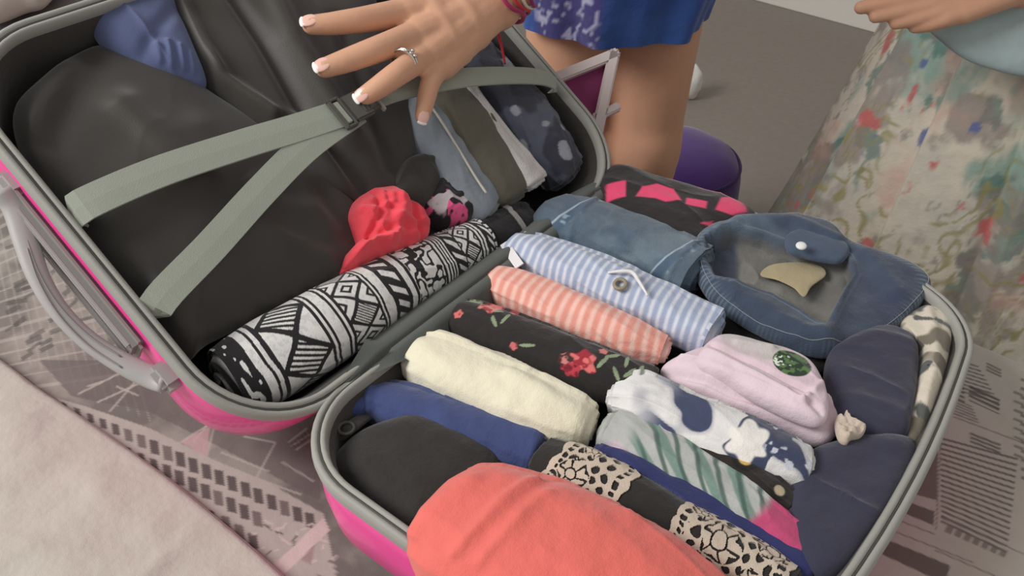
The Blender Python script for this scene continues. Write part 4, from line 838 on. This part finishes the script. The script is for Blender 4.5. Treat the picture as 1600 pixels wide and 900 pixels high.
def skirtcol(t, p, V):
    q = np.stack([p*2.6, V[..., 2]*8.5, p*0], -1); n = lambda k, s: fbm(q*k+s*5.7, 150+s, 4)
    c = mixc(C3((226, 216, 198), t), C3((204, 199, 186), t), ss(-.2, .4, n(.8, 1)))
    c = mixc(c, C3((134, 170, 158), t), ss(.06, .36, n(1.0, 2)+.2*n(6, 12))*.8); c = mixc(c, C3((86, 126, 118), t), ss(.28, .44, n(2.2, 3)+.35*n(8, 13))*.7)
    c = mixc(c, C3((150, 138, 132), t), ss(.08, .36, n(1.1, 4)+.3*n(7, 14))*.75)
    r1 = n(.7, 5); c = mixc(c, C3((160, 150, 96), t), ss(.20, .04, np.abs(fr(r1*8)-.5))*ss(-.02, .15, n(.9, 15))*.8)
    c = mixc(c, C3((206, 104, 104), t), ss(.46, .60, n(2.6, 7))*.85); c = mixc(c, C3((92, 110, 164), t), ss(.46, .58, n(2.6, 8))*.85); c = mixc(c, C3((216, 172, 158), t), ss(.2, .5, n(1.4, 9))*.5)
    return mixc(c, C3((104, 100, 96), t), ss(.03, .008, np.abs(n(1.6, 10)-.15))*.45*ss(-.1, .2, n(1.3, 17)))
def pleat(ph, t):
    u = 1-fr(ph*11/(2*np.pi)+.06*t+.35); saw = np.where(u < .86, u/.86, (1-u)/.14); return .050*saw*(1-.72*t)-.02+.004*np.sin(ph*3)
ringloft('skirt', [(.24, 1.20, -.42, .315, .30, 0), (.24, 1.20, -.2, .262, .25, 0), (.24, 1.20, .0, .222, .21, 0), (.24, 1.20, .2, .18, .165, 0), (.24, 1.20, .42, .128, .112, 0)], VC, p2, 520, wave=pleat, colfn=skirtcol, n=200)
ringloft('blouse', [(.24, 1.20, .40, .14, .125, 0), (.24, 1.20, .55, .135, .12, 0), (.24, 1.19, .74, .18, .13, 0), (.24, 1.19, .84, .14, .09, 0), (.24, 1.19, .90, .07, .065, 0)], mat('white_blouse', (226, 224, 220)), p2, 64)
def aD(x, y, t): return dep(x, y, t)
fold('held_cloth', [(1452, 40), (1475, 68), (1508, 92), (1550, 108), (1610, 120), (1690, 110), (1720, 20), (1680, -50), (1580, -40), (1500, 10)], 1.085, .014, .014, 'pale blue cloth held in front of the floral skirt', cat='cloth', place=aD, up=-FW, material=mat('pale_blue_cotton', (168, 186, 186)), group=None, seed=61)

# ================================================================== things beyond the bed
M_purp = mat('purple_velvet', (84, 50, 130), .8, .3, 600, .4)
pc = dep(1042, 330, 1.78); pr = .128
pf = empty('pouf', (pc[0], pc[1], FLOOR), 'round purple pouf on the floor behind the bare leg', 'pouf')
top = dep(1060, 190, 1.78)[2]+.012
prof = [(.001, FLOOR), (pr*.9, FLOOR), (pr*.99, FLOOR+.02), (pr*1.02, FLOOR+.12), (pr, top-.06), (pr*.93, top-.03), (pr*.72, top-.008), (pr*.4, top+.002), (.001, top+.004)]
PR = cr(np.array([(a, z_, 0) for a, z_ in prof]), 50); ph = np.linspace(0, 2*np.pi, 72, endpoint=False)
mk('seat', np.array([[(pc[0]+r_*(1+.012*math.sin(8*a))*math.cos(a), pc[1]+r_*(1+.012*math.sin(8*a))*math.sin(a), z_) for a in ph] for r_, z_, _ in PR]), gridF(50, 72, True), M_purp, pf)
tube('piping', [(pc[0]+pr*.955*math.cos(a), pc[1]+pr*.955*math.sin(a), top-.034) for a in np.linspace(0, 2*np.pi, 24, endpoint=False)], .004, mat('dark_purple_piping', (58, 34, 92)), pf, 96, 8, closed=True)
# white A-shaped frame with a magenta cloth panel behind the lid
DB = 1.04
fx = empty('folding_frame', (float(dep(940, 200, DB)[0]), float(dep(940, 200, DB)[1]), 0.0), 'white angled frame with a magenta panel behind the suitcase lid', 'frame')
M_wf = mat('white_lacquer', (214, 202, 198), .4, .05, 200, 0, var=.03)
def bar(nm, a, c, wd, th_):
    a, c = dep(*a, DB), dep(*c, DB); d = c-a; l = np.linalg.norm(d); d = d/l; n_ = -FW; s2 = np.cross(n_, d)
    return box(nm, (a+c)/2, (l, wd, th_), M_wf, fx, .002, Matrix(((d[0], s2[0], n_[0]), (d[1], s2[1], n_[1]), (d[2], s2[2], n_[2]))).to_4x4())
bar('frame_bar', (812, 146), (966, 84), .0125, .018); bar('frame_bar', (960, 80), (926, 236), .0135, .018); bar('foot_bar', (926, 186), (968, 166), .010, .014)
pq = [dep(x, y, DB+.004) for x, y in ((838, 146), (955, 98), (926, 226))]
PV = pq+[q_+FW*.006 for q_ in pq]
mk('panel', np.array(PV), [[0, 1, 2], [5, 4, 3], [0, 3, 4, 1], [1, 4, 5, 2], [2, 5, 3, 0]], mat('magenta_panel', (136, 52, 100), .6, .1, 200, 0), fx, smooth=False)
sc_ = at(1080, 128, FLOOR+.05)
mk_ = ellipsoid('paper_ball', sc_, [(.03, 0, 0), (0, .03, 0), (0, 0, .05)], mat('white_paper', (226, 224, 218), .8, .5, 60, 0), None)
vv = np.array([v.co for v in mk_.data.vertices]); dd = fbm((vv-sc_)*70, 77, 2)*.006
mk_.data.vertices.foreach_set('co', (vv+(vv-sc_)/(np.linalg.norm(vv-sc_, axis=1)[:, None]+1e-9)*dd[:, None]).ravel()); mk_.data.update()
tag(mk_, 'small crumpled white paper on the grey floor beyond the purple pouf', 'paper')
